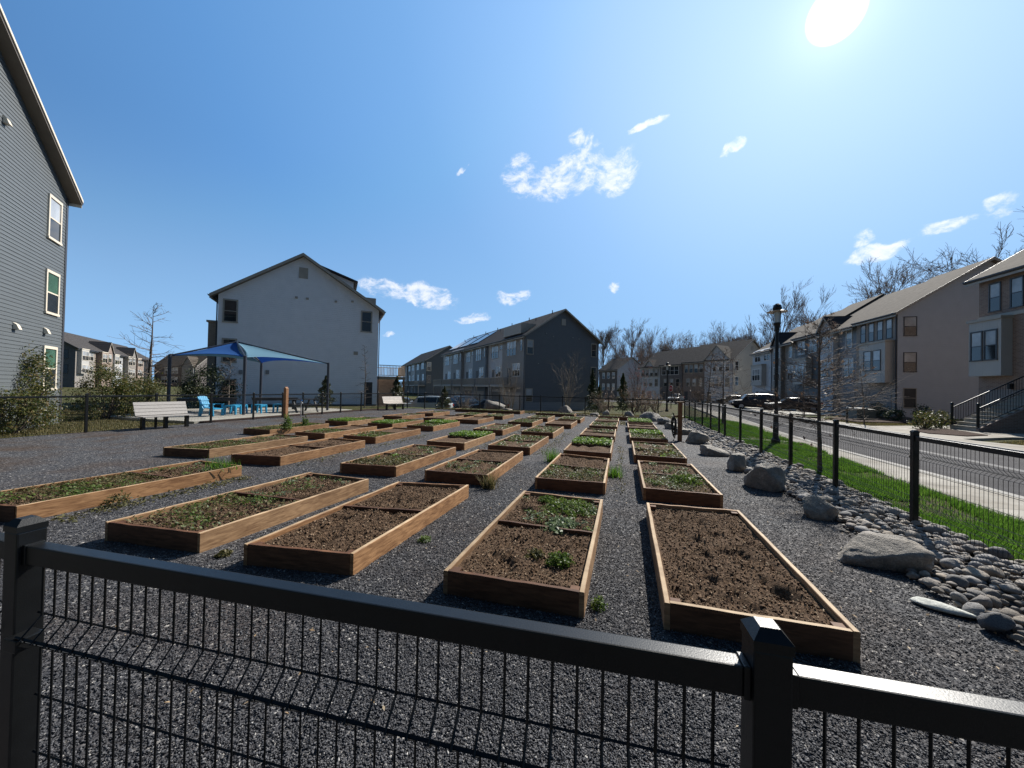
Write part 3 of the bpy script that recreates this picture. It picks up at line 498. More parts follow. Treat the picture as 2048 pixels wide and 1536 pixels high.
def fbm(x, y, s, seed):
    return np.array([mn.fractal(Vector((a * s + seed, b * s, seed * .37)), 0.9, 2.0, 4) for a, b in zip(x.ravel(), y.ravel())]).reshape(x.shape)
def quadpt(q, u, v):
    q = [np.array(p) for p in q]
    u = np.asarray(u)[..., None]; v = np.asarray(v)[..., None]
    return (q[0] * (1 - u) + q[1] * u) * (1 - v) + (q[3] * (1 - u) + q[2] * u) * v
def weeds_for(kind, q, v0, v1, near, zt, rng):
    """returns a list of (material key, V, F)"""
    out = []
    area = 1.1 * 2.4 * (v1 - v0)
    scale = 1.0 if near else 0.55; big = 1.0 if near else 1.45
    def pts(n, clump=0, spread=.09, ctr=None):
        if clump:
            c = rng.uniform(.06, .94, (clump, 2)) if ctr is None else np.array(ctr)
            k = rng.integers(0, len(c), n); uv = c[k] + rng.normal(0, 1, (n, 2)) * [spread, spread * .6 / max(v1 - v0, .3)]
        else: uv = rng.uniform(.03, .97, (n, 2))
        uv = np.clip(uv, .04, .96); P2 = quadpt(q, uv[:, 0], v0 + (v1 - v0) * uv[:, 1])
        return np.column_stack([P2, np.full(n, zt) + rng.uniform(0, .035, n)])
    up = np.array([[0, 0, 1.2]])
    if kind == 'sparse': out.append(('weed', *leaf_cloud(pts(int(260 * area * scale), int(7 * area) + 2, .04), .036 * big, up))); out.append(('sage', *leaf_cloud(pts(int(140 * area * scale), int(4 * area) + 2, 0.035), .04 * big, up)))
    if kind == 'green': out.append(('weed', *leaf_cloud(pts(int((520 if near else 900) * area * scale), int(11 * area) + 3, .07), .036 * big, up))); out.append(('olive', *leaf_cloud(pts(int(300 * area * scale)), .05 * big, up)))
    if kind == 'lime':
        P = pts(int(3600 * area * scale)); P[:, 2] += rng.uniform(0, .07, len(P)); out.append(('lime', *leaf_cloud(P, .05 * big, up)))
    if kind == 'olive':
        P = pts(int((1500 if near else 2300) * area * scale), int(20 * area) + 4, .12); out.append(('olive', *leaf_cloud(P, .034 * big, up))); out.append(('weed', *leaf_cloud(pts(int(420 * area * scale), 8, .07), .045 * big, up)))
    if kind == 'dry':
        out.append(('olive', *leaf_cloud(pts(int(1300 * area * scale), int(16 * area) + 3, .1), .045 * big, up))); out.append(('lime', *leaf_cloud(pts(int(90 * area), 5, .03), .055 * big, up)))
    if kind == 'mixed':
        out.append(('olive', *leaf_cloud(pts(int(700 * area), 9, .10), .035, up))); out.append(('weed', *leaf_cloud(pts(int(420 * area), 6, .07), .036, up))); out.append(('sage', *leaf_cloud(pts(int(160 * area), 4, .05), .036, up)))
    return out
def board(name, p, r, parent, mat, h0=0.0, h1=BH, t=.038, seed=0, inset=0.0, top=False):
    """one plank from plan point p to r, thickness to the left of p->r, with a slightly worn top edge"""
    p, r = np.array(p, float), np.array(r, float); d = r - p; Ln = np.linalg.norm(d); d = d / Ln; nrm = np.array([-d[1], d[0]])
    p = p + d * inset; Ln -= 2 * inset
    n = 9; mb = MB(); rr = random.Random(seed)
    for i in range(n):
        a = i / (n - 1) * Ln; wob = rr.uniform(-.002, .002); dz = rr.uniform(-.003, .003)
        for (o, z) in ((0 + wob, h0), (t + wob, h0), (t + wob, h1 - .004 + dz), (t - .004 + wob, h1 + dz), (.004 + wob, h1 + dz), (wob, h1 - .004 + dz)):
            c = p + d * a + nrm * o; mb.v.append((c[0], c[1], z))
    k = 6
    for i in range(n - 1):
        for j in range(k):
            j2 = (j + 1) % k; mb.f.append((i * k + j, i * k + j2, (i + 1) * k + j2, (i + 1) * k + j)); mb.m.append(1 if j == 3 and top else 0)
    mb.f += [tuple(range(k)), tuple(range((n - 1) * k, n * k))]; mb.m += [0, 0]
    return mb.build(name, [mat, M['cedar_top']] if top else mat, parent)  # top faces get paler cedar: sunlight on the edge put into the colour
def make_bed(key):
    Q = BEDS[key]; d, a, b = PLANT[key]
    near = key[-1] in 'ab' and key[0] != 'x'; seed = sum(ord(c) * 7 ** i for i, c in enumerate(key)); rng = np.random.default_rng(seed); rr = random.Random(seed)
    c = np.mean(np.array(Q), 0); q = [tuple(np.array(p) - c) for p in Q]
    t = thing('raised_bed', bed_label(key), 'garden bed', (c[0], c[1], 0.0), 0, 'raised timber garden beds')
    dark = key in ('5a', '5b', '5c', '4a')
    sm = rr.choice(['cedar', 'cedar', 'cedar_b']); T = .038
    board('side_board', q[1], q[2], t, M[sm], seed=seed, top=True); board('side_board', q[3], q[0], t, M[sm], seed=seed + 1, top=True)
    board('end_board', q[0], q[1], t, M['cedar_dark'], seed=seed + 2, top=key in ('5a', '0b', '2c'), inset=T + .001, h1=BH - .003); board('end_board', q[2], q[3], t, M[sm], seed=seed + 3, inset=T + .001, h1=BH - .003)  # near end boards darker than far ones: their shade is in the colour
    zt = BH - .045
    if d:
        m = .5 if key != '1a' else .62
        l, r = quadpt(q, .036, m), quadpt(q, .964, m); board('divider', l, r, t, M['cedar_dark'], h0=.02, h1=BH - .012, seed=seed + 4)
    if near:
        for (u, v) in ((.07, .03), (.93, .03), (.07, .97), (.93, .97)):
            p = quadpt(q, u, v); MB().box(p[0] - .035, p[0] + .035, p[1] - .035, p[1] + .035, 0, BH - .014).build('corner_post', M['cedar_dark'], t, bevel=.003)
    # soil: a lumpy sheet, heaped a little to the middle
    nu, nv = (44, 96) if near and key[0] in '5432' and key[-1] == 'a' else ((30, 60) if near else (12, 24))
    U, Vv = np.meshgrid(np.linspace(.036, .964, nu), np.linspace(.018, .982, nv)); P = quadpt(q, U, Vv)
    f = fbm(P[..., 0] + c[0], P[..., 1] + c[1], 4.5, seed % 97) * .022 - np.maximum(0, fbm(P[..., 0] + c[0], P[..., 1] * .8 + c[1], 4.2, seed % 61) - .06) * .11 + (fbm(P[..., 0] + c[0], P[..., 1] + c[1], 19, seed % 89) * .02 if near else 0)
    Z = zt + f * np.minimum(1, 8 * np.minimum(np.minimum(U - .03, .97 - U), np.minimum(Vv - .012, .988 - Vv)))
    Vt = np.dstack([P, Z]).reshape(-1, 3); i, j = np.meshgrid(np.arange(nv - 1), np.arange(nu - 1), indexing='ij'); A = (i * nu + j).ravel()
    soil = npmesh('soil', Vt, np.stack([A, A + 1, A + nu + 1, A + nu], 1), M['soil'], t, smooth=True)
    if near:
        n = 6500 if key[-1] == 'a' else 2500
        uv = rng.uniform([.06, .03], [.94, .97], (n, 2)); P2 = quadpt(q, uv[:, 0], uv[:, 1]); k = np.clip(((uv[:, 0] - .036) / .928 * (nu - 1)).astype(int), 0, nu - 1); kk = np.clip(((uv[:, 1] - .018) / .964 * (nv - 1)).astype(int), 0, nv - 1)
        Pz = np.column_stack([P2, Z[kk, k] + .004]); sz = np.minimum(rng.gamma(1.5, .0036, n) + .004, .022)
        V1, F1 = octa(Pz, np.minimum(sz * 1.6, .06), .8, rng); tag(npmesh('soil_clods', V1, F1, M['clod'], soil), kind='stuff')
        ns = 900 if key[-1] == 'a' else 300
        V2, F2 = leaf_cloud(Pz[:ns] + [0, 0, .006], .022, np.array([[0, 0, 1.6]]), aspect=.18, rng=rng); tag(npmesh('straw', V2, F2, M['straw'], soil), kind='stuff')
    packs = {}
    mid = .5 if key != '1a' else .62
    for (kd, v0, v1) in ((a, .03, mid), (b, mid, .97)):
        for (mk, V3, F3) in weeds_for(kd, q, v0, v1, near, zt + .012, rng): packs.setdefault(mk, []).append((V3, F3))
    if packs:
        keys = list(packs); VV, FF, mi, o = [], [], [], 0
        for i_, mk in enumerate(keys):
            for v, f in packs[mk]: VV.append(v); FF.append(f + o); o += len(v); mi += [i_] * len(f)
        tag(npmesh('weeds', np.concatenate(VV), np.concatenate(FF), [M[k] for k in keys], soil, mi), kind='stuff')
    return t
for _k in BEDS: make_bed(_k)

# plants one can tell apart in and beside the beds
def clump(name, label, cat, loc, r, h, n, mat, size, rng, kind='leaf', group=None):
    if kind == 'leaf':
        d = rng.normal(size=(n, 3)); d /= np.linalg.norm(d, axis=1, keepdims=True); d[:, 2] = np.abs(d[:, 2]); rad = rng.uniform(.35, 1, n)[:, None] ** .6
        P = d * rad * [r, r, h] * (1 + .25 * np.sin(d[:, :1] * 9 + d[:, 1:2] * 7)); V, F = leaf_cloud(P, size, d * .8, rng=rng)
    else:
        P = np.column_stack([rng.normal(0, r * .45, (n, 2)), np.zeros(n)]); V, F = tri_blades(P, h, size, .7, rng)
    o = npmesh(name, V, F, M[mat]); o.location = loc
    return tag(o, label, cat, group)
rg = np.random.default_rng(3)
clump('green_plant', 'wide mat of bright moss green plant at the far end of its bed', 'plant', (-.62, 4.72, .15), .33, .06, 2600, 'weed', .028, rg)
clump('green_plant', 'ragged small green plant beside the wide moss green mat', 'plant', (-.95, 4.95, .15), .12, .05, 500, 'weed', .03, rg)
clump('weed_plant', 'pale grey green rosette weed in the middle of a brown bed', 'weed', (-.62, 4.15, .15), .17, .05, 360, 'sage', .05, rg)
clump('weed_plant', 'pale weed with loose rosettes close to the divider board', 'weed', (-.68, 3.98, .15), .14, .04, 220, 'sage', .05, rg)
clump('green_plant', 'dark green tuft on a hump of soil in the first bed half', 'plant', (-.50, 3.22, .15), .11, .07, 900, 'weed', .028, rg)
clump('green_plant', 'small dull green tuft beside the humped tuft', 'plant', (-.72, 3.25, .15), .08, .06, 500, 'olive', .028, rg)
clump('leafy_plant', 'bushy yellow green plant in the bed between boulder and gravel lane', 'plant', (1.02, 6.75, .15), .26, .13, 900, 'weed', .042, rg)
clump('grass_tuft', 'tall fresh green grass tuft at the end corner of a bed', 'grass tuft', (-6.75, 4.75, .15), .2, .2, 130, 'grass', .006, rg, 'blade')
clump('grass_tuft', 'second grass tuft drooping over the same bed corner', 'grass tuft', (-6.5, 4.78, .15), .14, .16, 80, 'grass', .006, rg, 'blade')
clump('grass_tuft', 'grass tuft growing in gravel by a bed corner, third file', 'grass tuft', (-1.5, 8.4, 0), .16, .30, 200, 'grass', .006, rg, 'blade')
clump('grass_tuft', 'grass tuft against the side board facing the boulders', 'grass tuft', (-.14, 7.4, 0), .14, .22, 160, 'grass', .006, rg, 'blade')
clump('grass_tuft', 'dry yellow grass tuft hugging a front bed corner', 'grass tuft', (-2.08, 5.78, 0), .12, .26, 260, 'drygrass', .005, rg, 'blade')
clump('tall_weed', 'tall green weed standing in a bed in front of the wooden post', 'weed', (-10.6, 9.6, .15), .16, .5, 420, 'weed', .07, rg)
clump('tall_weed', 'shorter bushy weed further along the bed by the wooden post', 'weed', (-10.9, 10.6, .15), .14, .36, 300, 'weed', .07, rg)
clump('weed_plant', 'little green weed rooted in gravel along a side board', 'weed', (-2.0, 3.55, .0), .07, .06, 120, 'weed', .035, rg)
clump('weed_plant', 'green weed in the gravel between two beds of the front row', 'weed', (-3.52, 2.95, .0), .09, .06, 160, 'weed', .035, rg)
clump('weed_plant', 'yellowish weed low in the gravel by a bed corner', 'weed', (-3.62, 2.62, .0), .06, .04, 480, 'olive', .035, rg)
clump('weed_plant', 'small weed at the corner post beside the bare soil bed', 'weed', (-.15, 2.9, .0), .06, .09, 150, 'weed', .03, rg)
clump('weed_plant', 'olive weed clinging to the long first file bed', 'weed', (-6.35, 3.2, .0), .14, .16, 260, 'olive', .04, rg)
# loose scatter of low weeds along the boards of the left files
_n = 1500; _u = rg.uniform(0, 1, _n)
_P = np.concatenate([np.column_stack([rg.normal(-6.25, .1, 500), rg.uniform(2.6, 4.9, 500), rg.uniform(0, .03, 500)]), np.column_stack([rg.normal(-6.3, .12, 300), rg.uniform(5.8, 11.4, 300), rg.uniform(0, .03, 300)]), np.column_stack([rg.normal(-1.95, .1, 260), rg.uniform(9, 14, 260), rg.uniform(0, .03, 260)]), np.column_stack([rg.normal(-3.75, .12, 300), rg.uniform(9, 15, 300), rg.uniform(0, .04, 300)]), np.column_stack([rg.normal(-.02, .05, 160), rg.uniform(6, 11.4, 160), rg.uniform(0, .05, 160)]), np.column_stack([rg.uniform(-.1, .15, 420), rg.uniform(18.2, 20.4, 420), rg.uniform(0, .08, 420)])])
tag(npmesh('weeds_in_gravel', *leaf_cloud(_P, .05, np.array([[0, 0, 1.]]), rng=rg), M['olive']), kind='stuff')

# ------------------------------------------------------------------ gravel chips as real stones close to the camera
def gravel_chips():
    rng = np.random.default_rng(9); n = 340000
    d = 1.35 + (8.2 - 1.35) * rng.uniform(0, 1, n) ** 1.55; a = rng.uniform(-.98, .98, n)
    lat = d * np.tan(a) * .98; fwd = d
    X = lat * .958 - fwd * .287; Y = lat * .287 + fwd * .958
    ok = (X > -9) & (Y > .2) & (X < 2.75)
    for k, q in BEDS.items():
        if k[-1] not in 'ab': continue
        q = np.array(q); ok &= ~((X > q[:, 0].min() + .02) & (X < q[:, 0].max() - .02) & (Y > q[:, 1].min() + .06) & (Y < q[:, 1].max() - .06))
    X, Y, d = X[ok], Y[ok], d[ok]
    s = rng.uniform(.0065, .0155, len(X)) * np.where(rng.uniform(size=len(X)) < .06, 1.5, 1)
    V, F = octa(np.column_stack([X, Y, .002 + rng.uniform(0, .005, len(X))]), s * 1.2, .30, rng, .2)
    tag(npmesh('gravel_chips', V, F, M['chips']), kind='stuff')
    m = 420; xx = rng.uniform(-4.5, 3, m); yy = rng.uniform(1.0, 9, m)
    tag(npmesh('leaf_litter', *leaf_cloud(np.column_stack([xx, yy, np.full(m, .018)]), .03, np.array([[0, 0, 2.]]), aspect=.45, rng=rng), M['straw']), kind='stuff')
gravel_chips()

# ------------------------------------------------------------------ welded wire fences
def wire_profile(hts, vb, amp, H0):
    """(offset, height) down a wire: plain drop with V folds"""
    pts = [(0, H0)]
    for (zt, zm, zb) in vb: pts += [(0, zt), (amp, zm), (0, zb)]
    pts.append((0, .05)); return pts
VB = [(.945, .895, .855), (.30, .25, .205)]
HZ = [.945, .897, .889, .855, .70, .53, .37, .30, .25, .205, .07]
def off_at(z, amp):
    for (a, m, b) in VB:
        if b <= z <= a: return amp * (1 - (z - m) / (a - m)) if z >= m else amp * (1 - (m - z) / (m - b))
    return 0.0
def fence(name, label, pts, side, step=.0508, wr=.0026, n=4, group=None, rail=True, H=1.22, gap=None, postw=.031, rail_z=1.095, amp=.045):
    """pts: post plan positions; side: +1/-1 which way the folds point (left/right of travel)"""
    o = thing(name, label, 'fence', (pts[0][0], pts[0][1], 0), 0, group); ox, oy = pts[0]
    for i, (x, y) in enumerate(pts):
        x -= ox; y -= oy
        d = Vector((pts[min(i + 1, len(pts) - 1)][0] - pts[max(i - 1, 0)][0], pts[min(i + 1, len(pts) - 1)][1] - pts[max(i - 1, 0)][1])).normalized()
        T = Matrix.Translation((x, y, 0)) @ Matrix.Rotation(math.atan2(d.y, d.x), 4, 'Z')
        p = MB().box(-postw, postw, -postw, postw, -.1, H - .03, T=T)
        pb = p.build('post', M['black'], o, bevel=.004)
        w = postw + .0015
        cap = MB(); vs = [T @ Vector(v) for v in ((-w, -w, H - .03), (w, -w, H - .03), (w, w, H - .03), (-w, w, H - .03), (-w, -w, H - .012), (w, -w, H - .012), (w, w, H - .012), (-w, w, H - .012), (-w * .5, -w * .5, H + .006), (w * .5, -w * .5, H + .006), (w * .5, w * .5, H + .006), (-w * .5, w * .5, H + .006))]
        cap.add(vs, [(0, 1, 5, 4), (1, 2, 6, 5), (2, 3, 7, 6), (3, 0, 4, 7), (4, 5, 9, 8), (5, 6, 10, 9), (6, 7, 11, 10), (7, 4, 8, 11), (8, 9, 10, 11), (0, 3, 2, 1)]); cap.build('post_cap', M['black'], pb)
    for i in range(len(pts) - 1):
        a, b = Vector((pts[i][0] - ox, pts[i][1] - oy, 0)), Vector((pts[i + 1][0] - ox, pts[i + 1][1] - oy, 0)); d = (b - a); Ln = d.length; d.normalize(); nrm = Vector((-d.y, d.x, 0)) * side
        ang = math.atan2(d.y, d.x); T = Matrix.Translation(a) @ Matrix.Rotation(ang, 4, 'Z')
        if rail:
            MB().box(postw + .012, Ln - postw - .012, -.019, .019, rail_z, rail_z + .055, T=T).build('top_rail', M['black'], o, bevel=.0035)
            for e in (postw + .0005, Ln - postw - .0125):
                MB().box(e, e + .012, -.0215, .0215, rail_z - .0025, rail_z + .0575, T=T).build('rail_bracket', M['black'], o, bevel=.002)
        if gap is not None and i in gap: continue
        mb = MB(); m = max(2, int((Ln - .09) / step)); x0 = (Ln - (m - 1) * step) / 2
        prof = [(0, rail_z - .001)] + [q for (zt, zm, zb) in VB for q in ((0, zt), (amp, zm), (0, zb))] + [(0, .05)]
        for k in range(m):
            s = x0 + k * step; mb.tube([a + d * s + nrm * (of + wr) + Vector((0, 0, z)) for of, z in prof], wr, n, cap=False)
        for z in HZ:
            q = nrm * (off_at(z, amp) - wr * 1.0); mb.tube([a + d * (x0 - .03) + q + Vector((0, 0, z)), a + d * (Ln - x0 + .03) + q + Vector((0, 0, z))], wr * 1.1, n, cap=False)
        mb.build('mesh_panel', M['wire'], o, fix=False)
        if n > 3:
            for z in (.875, .23):
                MB().box(-.006, .05, -.05, .008, z - .018, z + .018, T=T @ Matrix.Translation((postw, 0, 0))).build('clamp', M['black'], o, bevel=.003)
    return o
fence('wire_fence', 'low black wire mesh fence with square top rail, standing between camera and garden beds', [(-5.42, .62), (-3.57, .65), (-1.74, .665), (.262, .80), (2.12, .90), (3.6, .98)], -1, wr=.0032)
fence('wire_fence', 'black wire mesh fence between the river stones and the green verge', [(3.6, y) for y in (.98, 2.6, 4.25, 6.05, 7.88, 9.7, 11.54, 13.4, 15.25)] + [(3.6, 16.1), (3.61, 17.6), (3.62, 19.4), (3.63, 21.3), (3.64, 23.1), (3.65, 24.9)], -1, wr=.0026, n=4)
fence('wire_fence', 'black wire mesh fence behind the benches along the patio', [(-16, y) for y in (3.6, 5.4, 7.25, 9.05, 10.9, 12.7, 14.2, 15.4, 16.7, 18.1, 19.9, 21.6, 23.4, 25.2)], 1, wr=.0026, n=3)
fence('wire_fence', 'black wire mesh fence across the end of the garden before the car park', [(-16, 25.2)] + [(-16 + 1.512 * k, 25.2 - .02 * k) for k in range(1, 13)] + [(3.65, 24.9)], 1, wr=.0026, n=3)

# ------------------------------------------------------------------ boulders and river stones
def rock(name, loc, dims, rz, seed, mat, sub=4, rough=.22, cuts=5, flat=True, boxy=0.0):
    bm = bmesh.new(); bmesh.ops.create_icosphere(bm, subdivisions=sub, radius=1.0); rr = random.Random(seed)
    planes = [(Vector((rr.uniform(-1, 1), rr.uniform(-1, 1), rr.uniform(-.3, 1))).normalized(), rr.uniform(.55, .85)) for _ in range(cuts)]
    for v in bm.verts:
        p = v.co.copy(); off = Vector((seed * 3.1, seed * 1.7, 0))
        if boxy: p /= (abs(p.x) ** boxy + abs(p.y) ** boxy + abs(p.z) ** boxy) ** (1 / boxy)
        p *= 1 + rough * mn.fractal(p * 1.1 + off, 1, 2, 3)
        for (nn, dd) in planes:
            e = p.dot(nn) - dd
            if e > 0: p -= nn * e * .92
        p *= 1 + rough * .30 * mn.fractal(p * 4 + off, .8, 2, 5)
        v.co = Vector((p.x * dims[0], p.y * dims[1], p.z * dims[2]))
    if flat:
        for v in bm.verts:
            if v.co.z < -dims[2] * .45: v.co.z = -dims[2] * .45
    me = bpy.data.meshes.new(name); bm.to_mesh(me); bm.free(); me.materials.append(M[mat])
    me.polygons.foreach_set('use_smooth', np.ones(len(me.polygons), bool))
    o = link(bpy.data.objects.new(name, me)); o.location = (loc[0], loc[1], loc[2] + dims[2] * .43); o.rotation_euler = (0, 0, rz); return o
BOULD = [((2.46, 4.55), (.35, .19, .18), -.2, 'long low tan boulder, closest of the row to the wire fence corner'), ((2.57, 6.05), (.25, .2, .19), .5, 'grey wedge shaped boulder between the long tan one and the big round one'), ((2.40, 7.5), (.29, .27, .31), .2, 'big rounded boulder standing tallest in the row'),
 ((2.36, 9.05), (.22, .2, .30), .9, 'pointed triangular grey boulder in the row'), ((2.33, 10.95), (.36, .2, .19), .05, 'blocky grey boulder lying level in front of the smooth tan one'), ((2.30, 13.3), (.36, .24, .25), -.1, 'smooth tan rounded boulder beside the hose post'), ((2.3, 15.9), (.32, .24, .19), .3, 'low boulder just behind the hose post'),
 ((2.2, 17.8), (.36, .26, .20), 0, 'pale flat boulder two behind the hose post'), ((2.0, 20.3), (.42, .28, .25), .4, 'slanted boulder touching the dark one at the end of the row'), ((1.55, 22.0), (.62, .38, .34), .1, 'dark broad boulder at the far end of the row')]
BBOX = (4.5, 0, 2.4, 0, 4.0, 2.6, 2.4, 3, 0, 2.4)
BCUT = (3, 6, 2, 9, 3, 2, 4, 3, 5, 3)
for i, (p, d, rz, lb) in enumerate(BOULD): tag(rock('boulder', (p[0], p[1], 0), d, rz, 3 + i * 5, 'boulder', 4, .2, BCUT[i], boxy=BBOX[i]), lb, 'boulder', 'boulders along the gravel edge')
FAR_B = [((-3.6, 24.7), (.5, .3, .42), .6, 'tilted slab boulder with one sunlit face at the far fence'), ((-9.2, 25.6), (.9, .6, .55), .2, 'largest dark boulder before the garages'), ((-7.7, 24.6), (.5, .3, .2), .1, 'low grey boulder at the end of the longest crosswise bed'), ((-1.7, 24.4), (.35, .25, .16), .3, 'small flat boulder among rubble by the far fence'), ((-1.0, 24.6), (.3, .25, .3), 1.1, 'small upright dark boulder on the far grass'), ((.45, 24.3), (.34, .28, .28), .1, 'dark lump of boulder on grass beyond the crosswise bed')]
for i, (p, d, rz, lb) in enumerate(FAR_B): tag(rock('boulder', (p[0], p[1], 0), d, rz, 91 + i * 7, 'boulder', 3, .28, 5), lb, 'boulder', 'boulders on the far grass')
tag(rock('slab_stone', (2.40, 3.74, .012), (.19, .08, .035), -.42, 17, 'slab', 3, .15, 3), 'thin pale greenish white slab stone lying on the gravel edge', 'stone')
def river_stones():
    rng = np.random.default_rng(21); protos = []
    for k in range(9):
        o = rock('river_stone', (0, 0, 0), (1, rng.uniform(.6, .9), rng.uniform(.48, .7)), 0, 200 + k, 'river', 3, .14, 1, flat=False); protos.append(o)
    pts = []
    y = 2.2
    grid = {}
    tries = 0
    while len(pts) < 3000 and tries < 120000:
        tries += 1
        yy = 2.2 + 21.5 * rng.uniform() ** 1.25
        xl = 2.62 + .12 * math.sin(yy * 1.3) + (.22 if yy < 3.4 else 0) - .02 * max(0, yy - 12); xr = 3.78 if yy < 15 else 3.6
        if yy < 5.0: xr = 3.9
        xx = rng.uniform(xl, xr); r = .03 + .062 * rng.uniform() ** 1.7
        g = (int(xx / .25), int(yy / .25)); ok = True
        for a in (-1, 0, 1):
            for b in (-1, 0, 1):
                for (px, py, pr) in grid.get((g[0] + a, g[1] + b), ()):
                    if (px - xx) ** 2 + (py - yy) ** 2 < ((pr + r) * .84) ** 2: ok = False
        if not ok: continue
        for (p, d, rz, lb) in BOULD:
            if (p[0] - xx) ** 2 / (d[0] * .85) ** 2 + (p[1] - yy) ** 2 / (d[1] * .9) ** 2 < 1: ok = False
        if not ok: continue
        grid.setdefault(g, []).append((xx, yy, r)); pts.append((xx, yy, r))
    pts.sort(key=lambda p: p[1])
    lab = 'rounded river stone lying in the drainage strip between boulders and wire fence'; used = set()
    V, F, k = [], [], 0
    for i, (x, y, r) in enumerate(pts):
        pi = int(rng.integers(len(protos))); pr = protos[pi]; rz = rng.uniform(0, 6.28); z = .012 + r * .35 + rng.uniform(0, .035)
        rot = (rng.normal(0, .3), rng.normal(0, .3), rz); s = r * rng.uniform(1.0, 1.25)
        if i < 292:
            if pi in used: o = pr.copy(); COL.objects.link(o)
            else: o = pr; used.add(pi)
            o.location = (x, y, z); o.rotation_euler = rot; o.scale = (s, s, s); tag(o, lab, 'stone', 'river stones in the drainage strip')
        else:
            me = pr.data; n = len(me.vertices); co = np.empty(n * 3, np.float32); me.vertices.foreach_get('co', co); co = co.reshape(-1, 3)
            ca, sa = math.cos(rz), math.sin(rz); co = co * s; co = np.column_stack([co[:, 0] * ca - co[:, 1] * sa + x, co[:, 0] * sa + co[:, 1] * ca + y, co[:, 2] + z])
            fi = np.empty(len(me.loops), np.int32); me.loops.foreach_get('vertex_index', fi); V.append(co); F.append(fi.reshape(-1, 3) + k); k += n
    tag(npmesh('river_stones', np.concatenate(V), np.concatenate(F), M['river'], smooth=True), kind='stuff')
    n = 3500; P = np.column_stack([rng.uniform(2.55, 3.9, n), 2 + 21 * rng.uniform(0, 1, n) ** 1.3, np.full(n, .012)]); V, F = octa(P, rng.uniform(.02, .07, n), .6, rng); tag(npmesh('stone_rubble', V, F, M['river']), kind='stuff')
    n = 260; P = np.column_stack([rng.uniform(-6, 2, n), rng.uniform(23.4, 24.4, n), np.full(n, .03)]); V, F = octa(P, rng.uniform(.06, .2, n), .6, rng); tag(npmesh('far_rubble', V, F, M['river']), kind='stuff')
river_stones()

# ------------------------------------------------------------------ grass
def in_poly(x, y, poly):
    ins = np.zeros(len(x), bool); n = len(poly)
    for i in range(n):
        (x1, y1), (x2, y2) = poly[i], poly[(i + 1) % n]
        c = ((y1 > y) != (y2 > y)) & (x < (x2 - x1) * (y - y1) / (y2 - y1 + 1e-12) + x1); ins ^= c
    return ins
def grass_patch(name, poly, n, h, w, mat, seed, z=-.01, bare=.0):
    rng = np.random.default_rng(seed); p = np.array(poly); x = rng.uniform(p[:, 0].min(), p[:, 0].max(), n); y = rng.uniform(p[:, 1].min(), p[:, 1].max(), n)
    ok = in_poly(x, y, poly)
    if bare:
        nz = np.array([mn.noise(Vector((a * 1.4, b * .8, seed))) for a, b in zip(x, y)]); ok &= (nz > -bare) | (rng.uniform(size=n) < .12)
    x, y = x[ok], y[ok]; V, F = tri_blades(np.column_stack([x, y, np.full(len(x), z)]), h, w, .6, rng)
    tag(npmesh(name, V, F, M[mat]), kind='stuff')
grass_patch('verge_grass', [(3.74, 1), (5.2, 1), (5.15, 7.5), (5.4, 10.5), (5.64, 13), (5.8, 14.6), (5.3, 15.0), (4.3, 15.0), (3.75, 15.2)], 150000, .085, .005, 'grass', 31, bare=.11)
grass_patch('corner_grass', [(3.78, 15.9), (4.6, 15.5), (5.7, 15.4), (6.0, 17), (6.3, 20), (6.2, 24), (5.2, 27), (3.9, 27)], 60000, .09, .007, 'grass', 32, bare=.25)
grass_patch('end_grass', [(3.9, 26.5), (-10, 27), (-14, 26), (-8, 24.7), (-1, 23.7), (3.92, 22.5)], 70000, .07, .009, 'drygrass', 33, bare=.1)
grass_patch('patio_grass', [(-16.3, 3), (-16.3, 10.6), (-22.5, 10.6), (-26, 16), (-32, 14), (-24, 4)], 90000, .07, .012, 'drygrass', 34, z=-.11)
grass_patch('yard_grass', [(13.5, 26.3), (15.6, 27.4), (17.2, 29.5), (14.2, 33), (13.5, 30)], 16000, .07, .014, 'drygrass', 35, z=-.1)
grass_patch('kerb_grass', [(13.3, 18.9), (14.1, 17.5), (19, 19.2), (21, 21.8), (16.4, 21.3)], 16000, .07, .014, 'drygrass', 36, z=-.1)

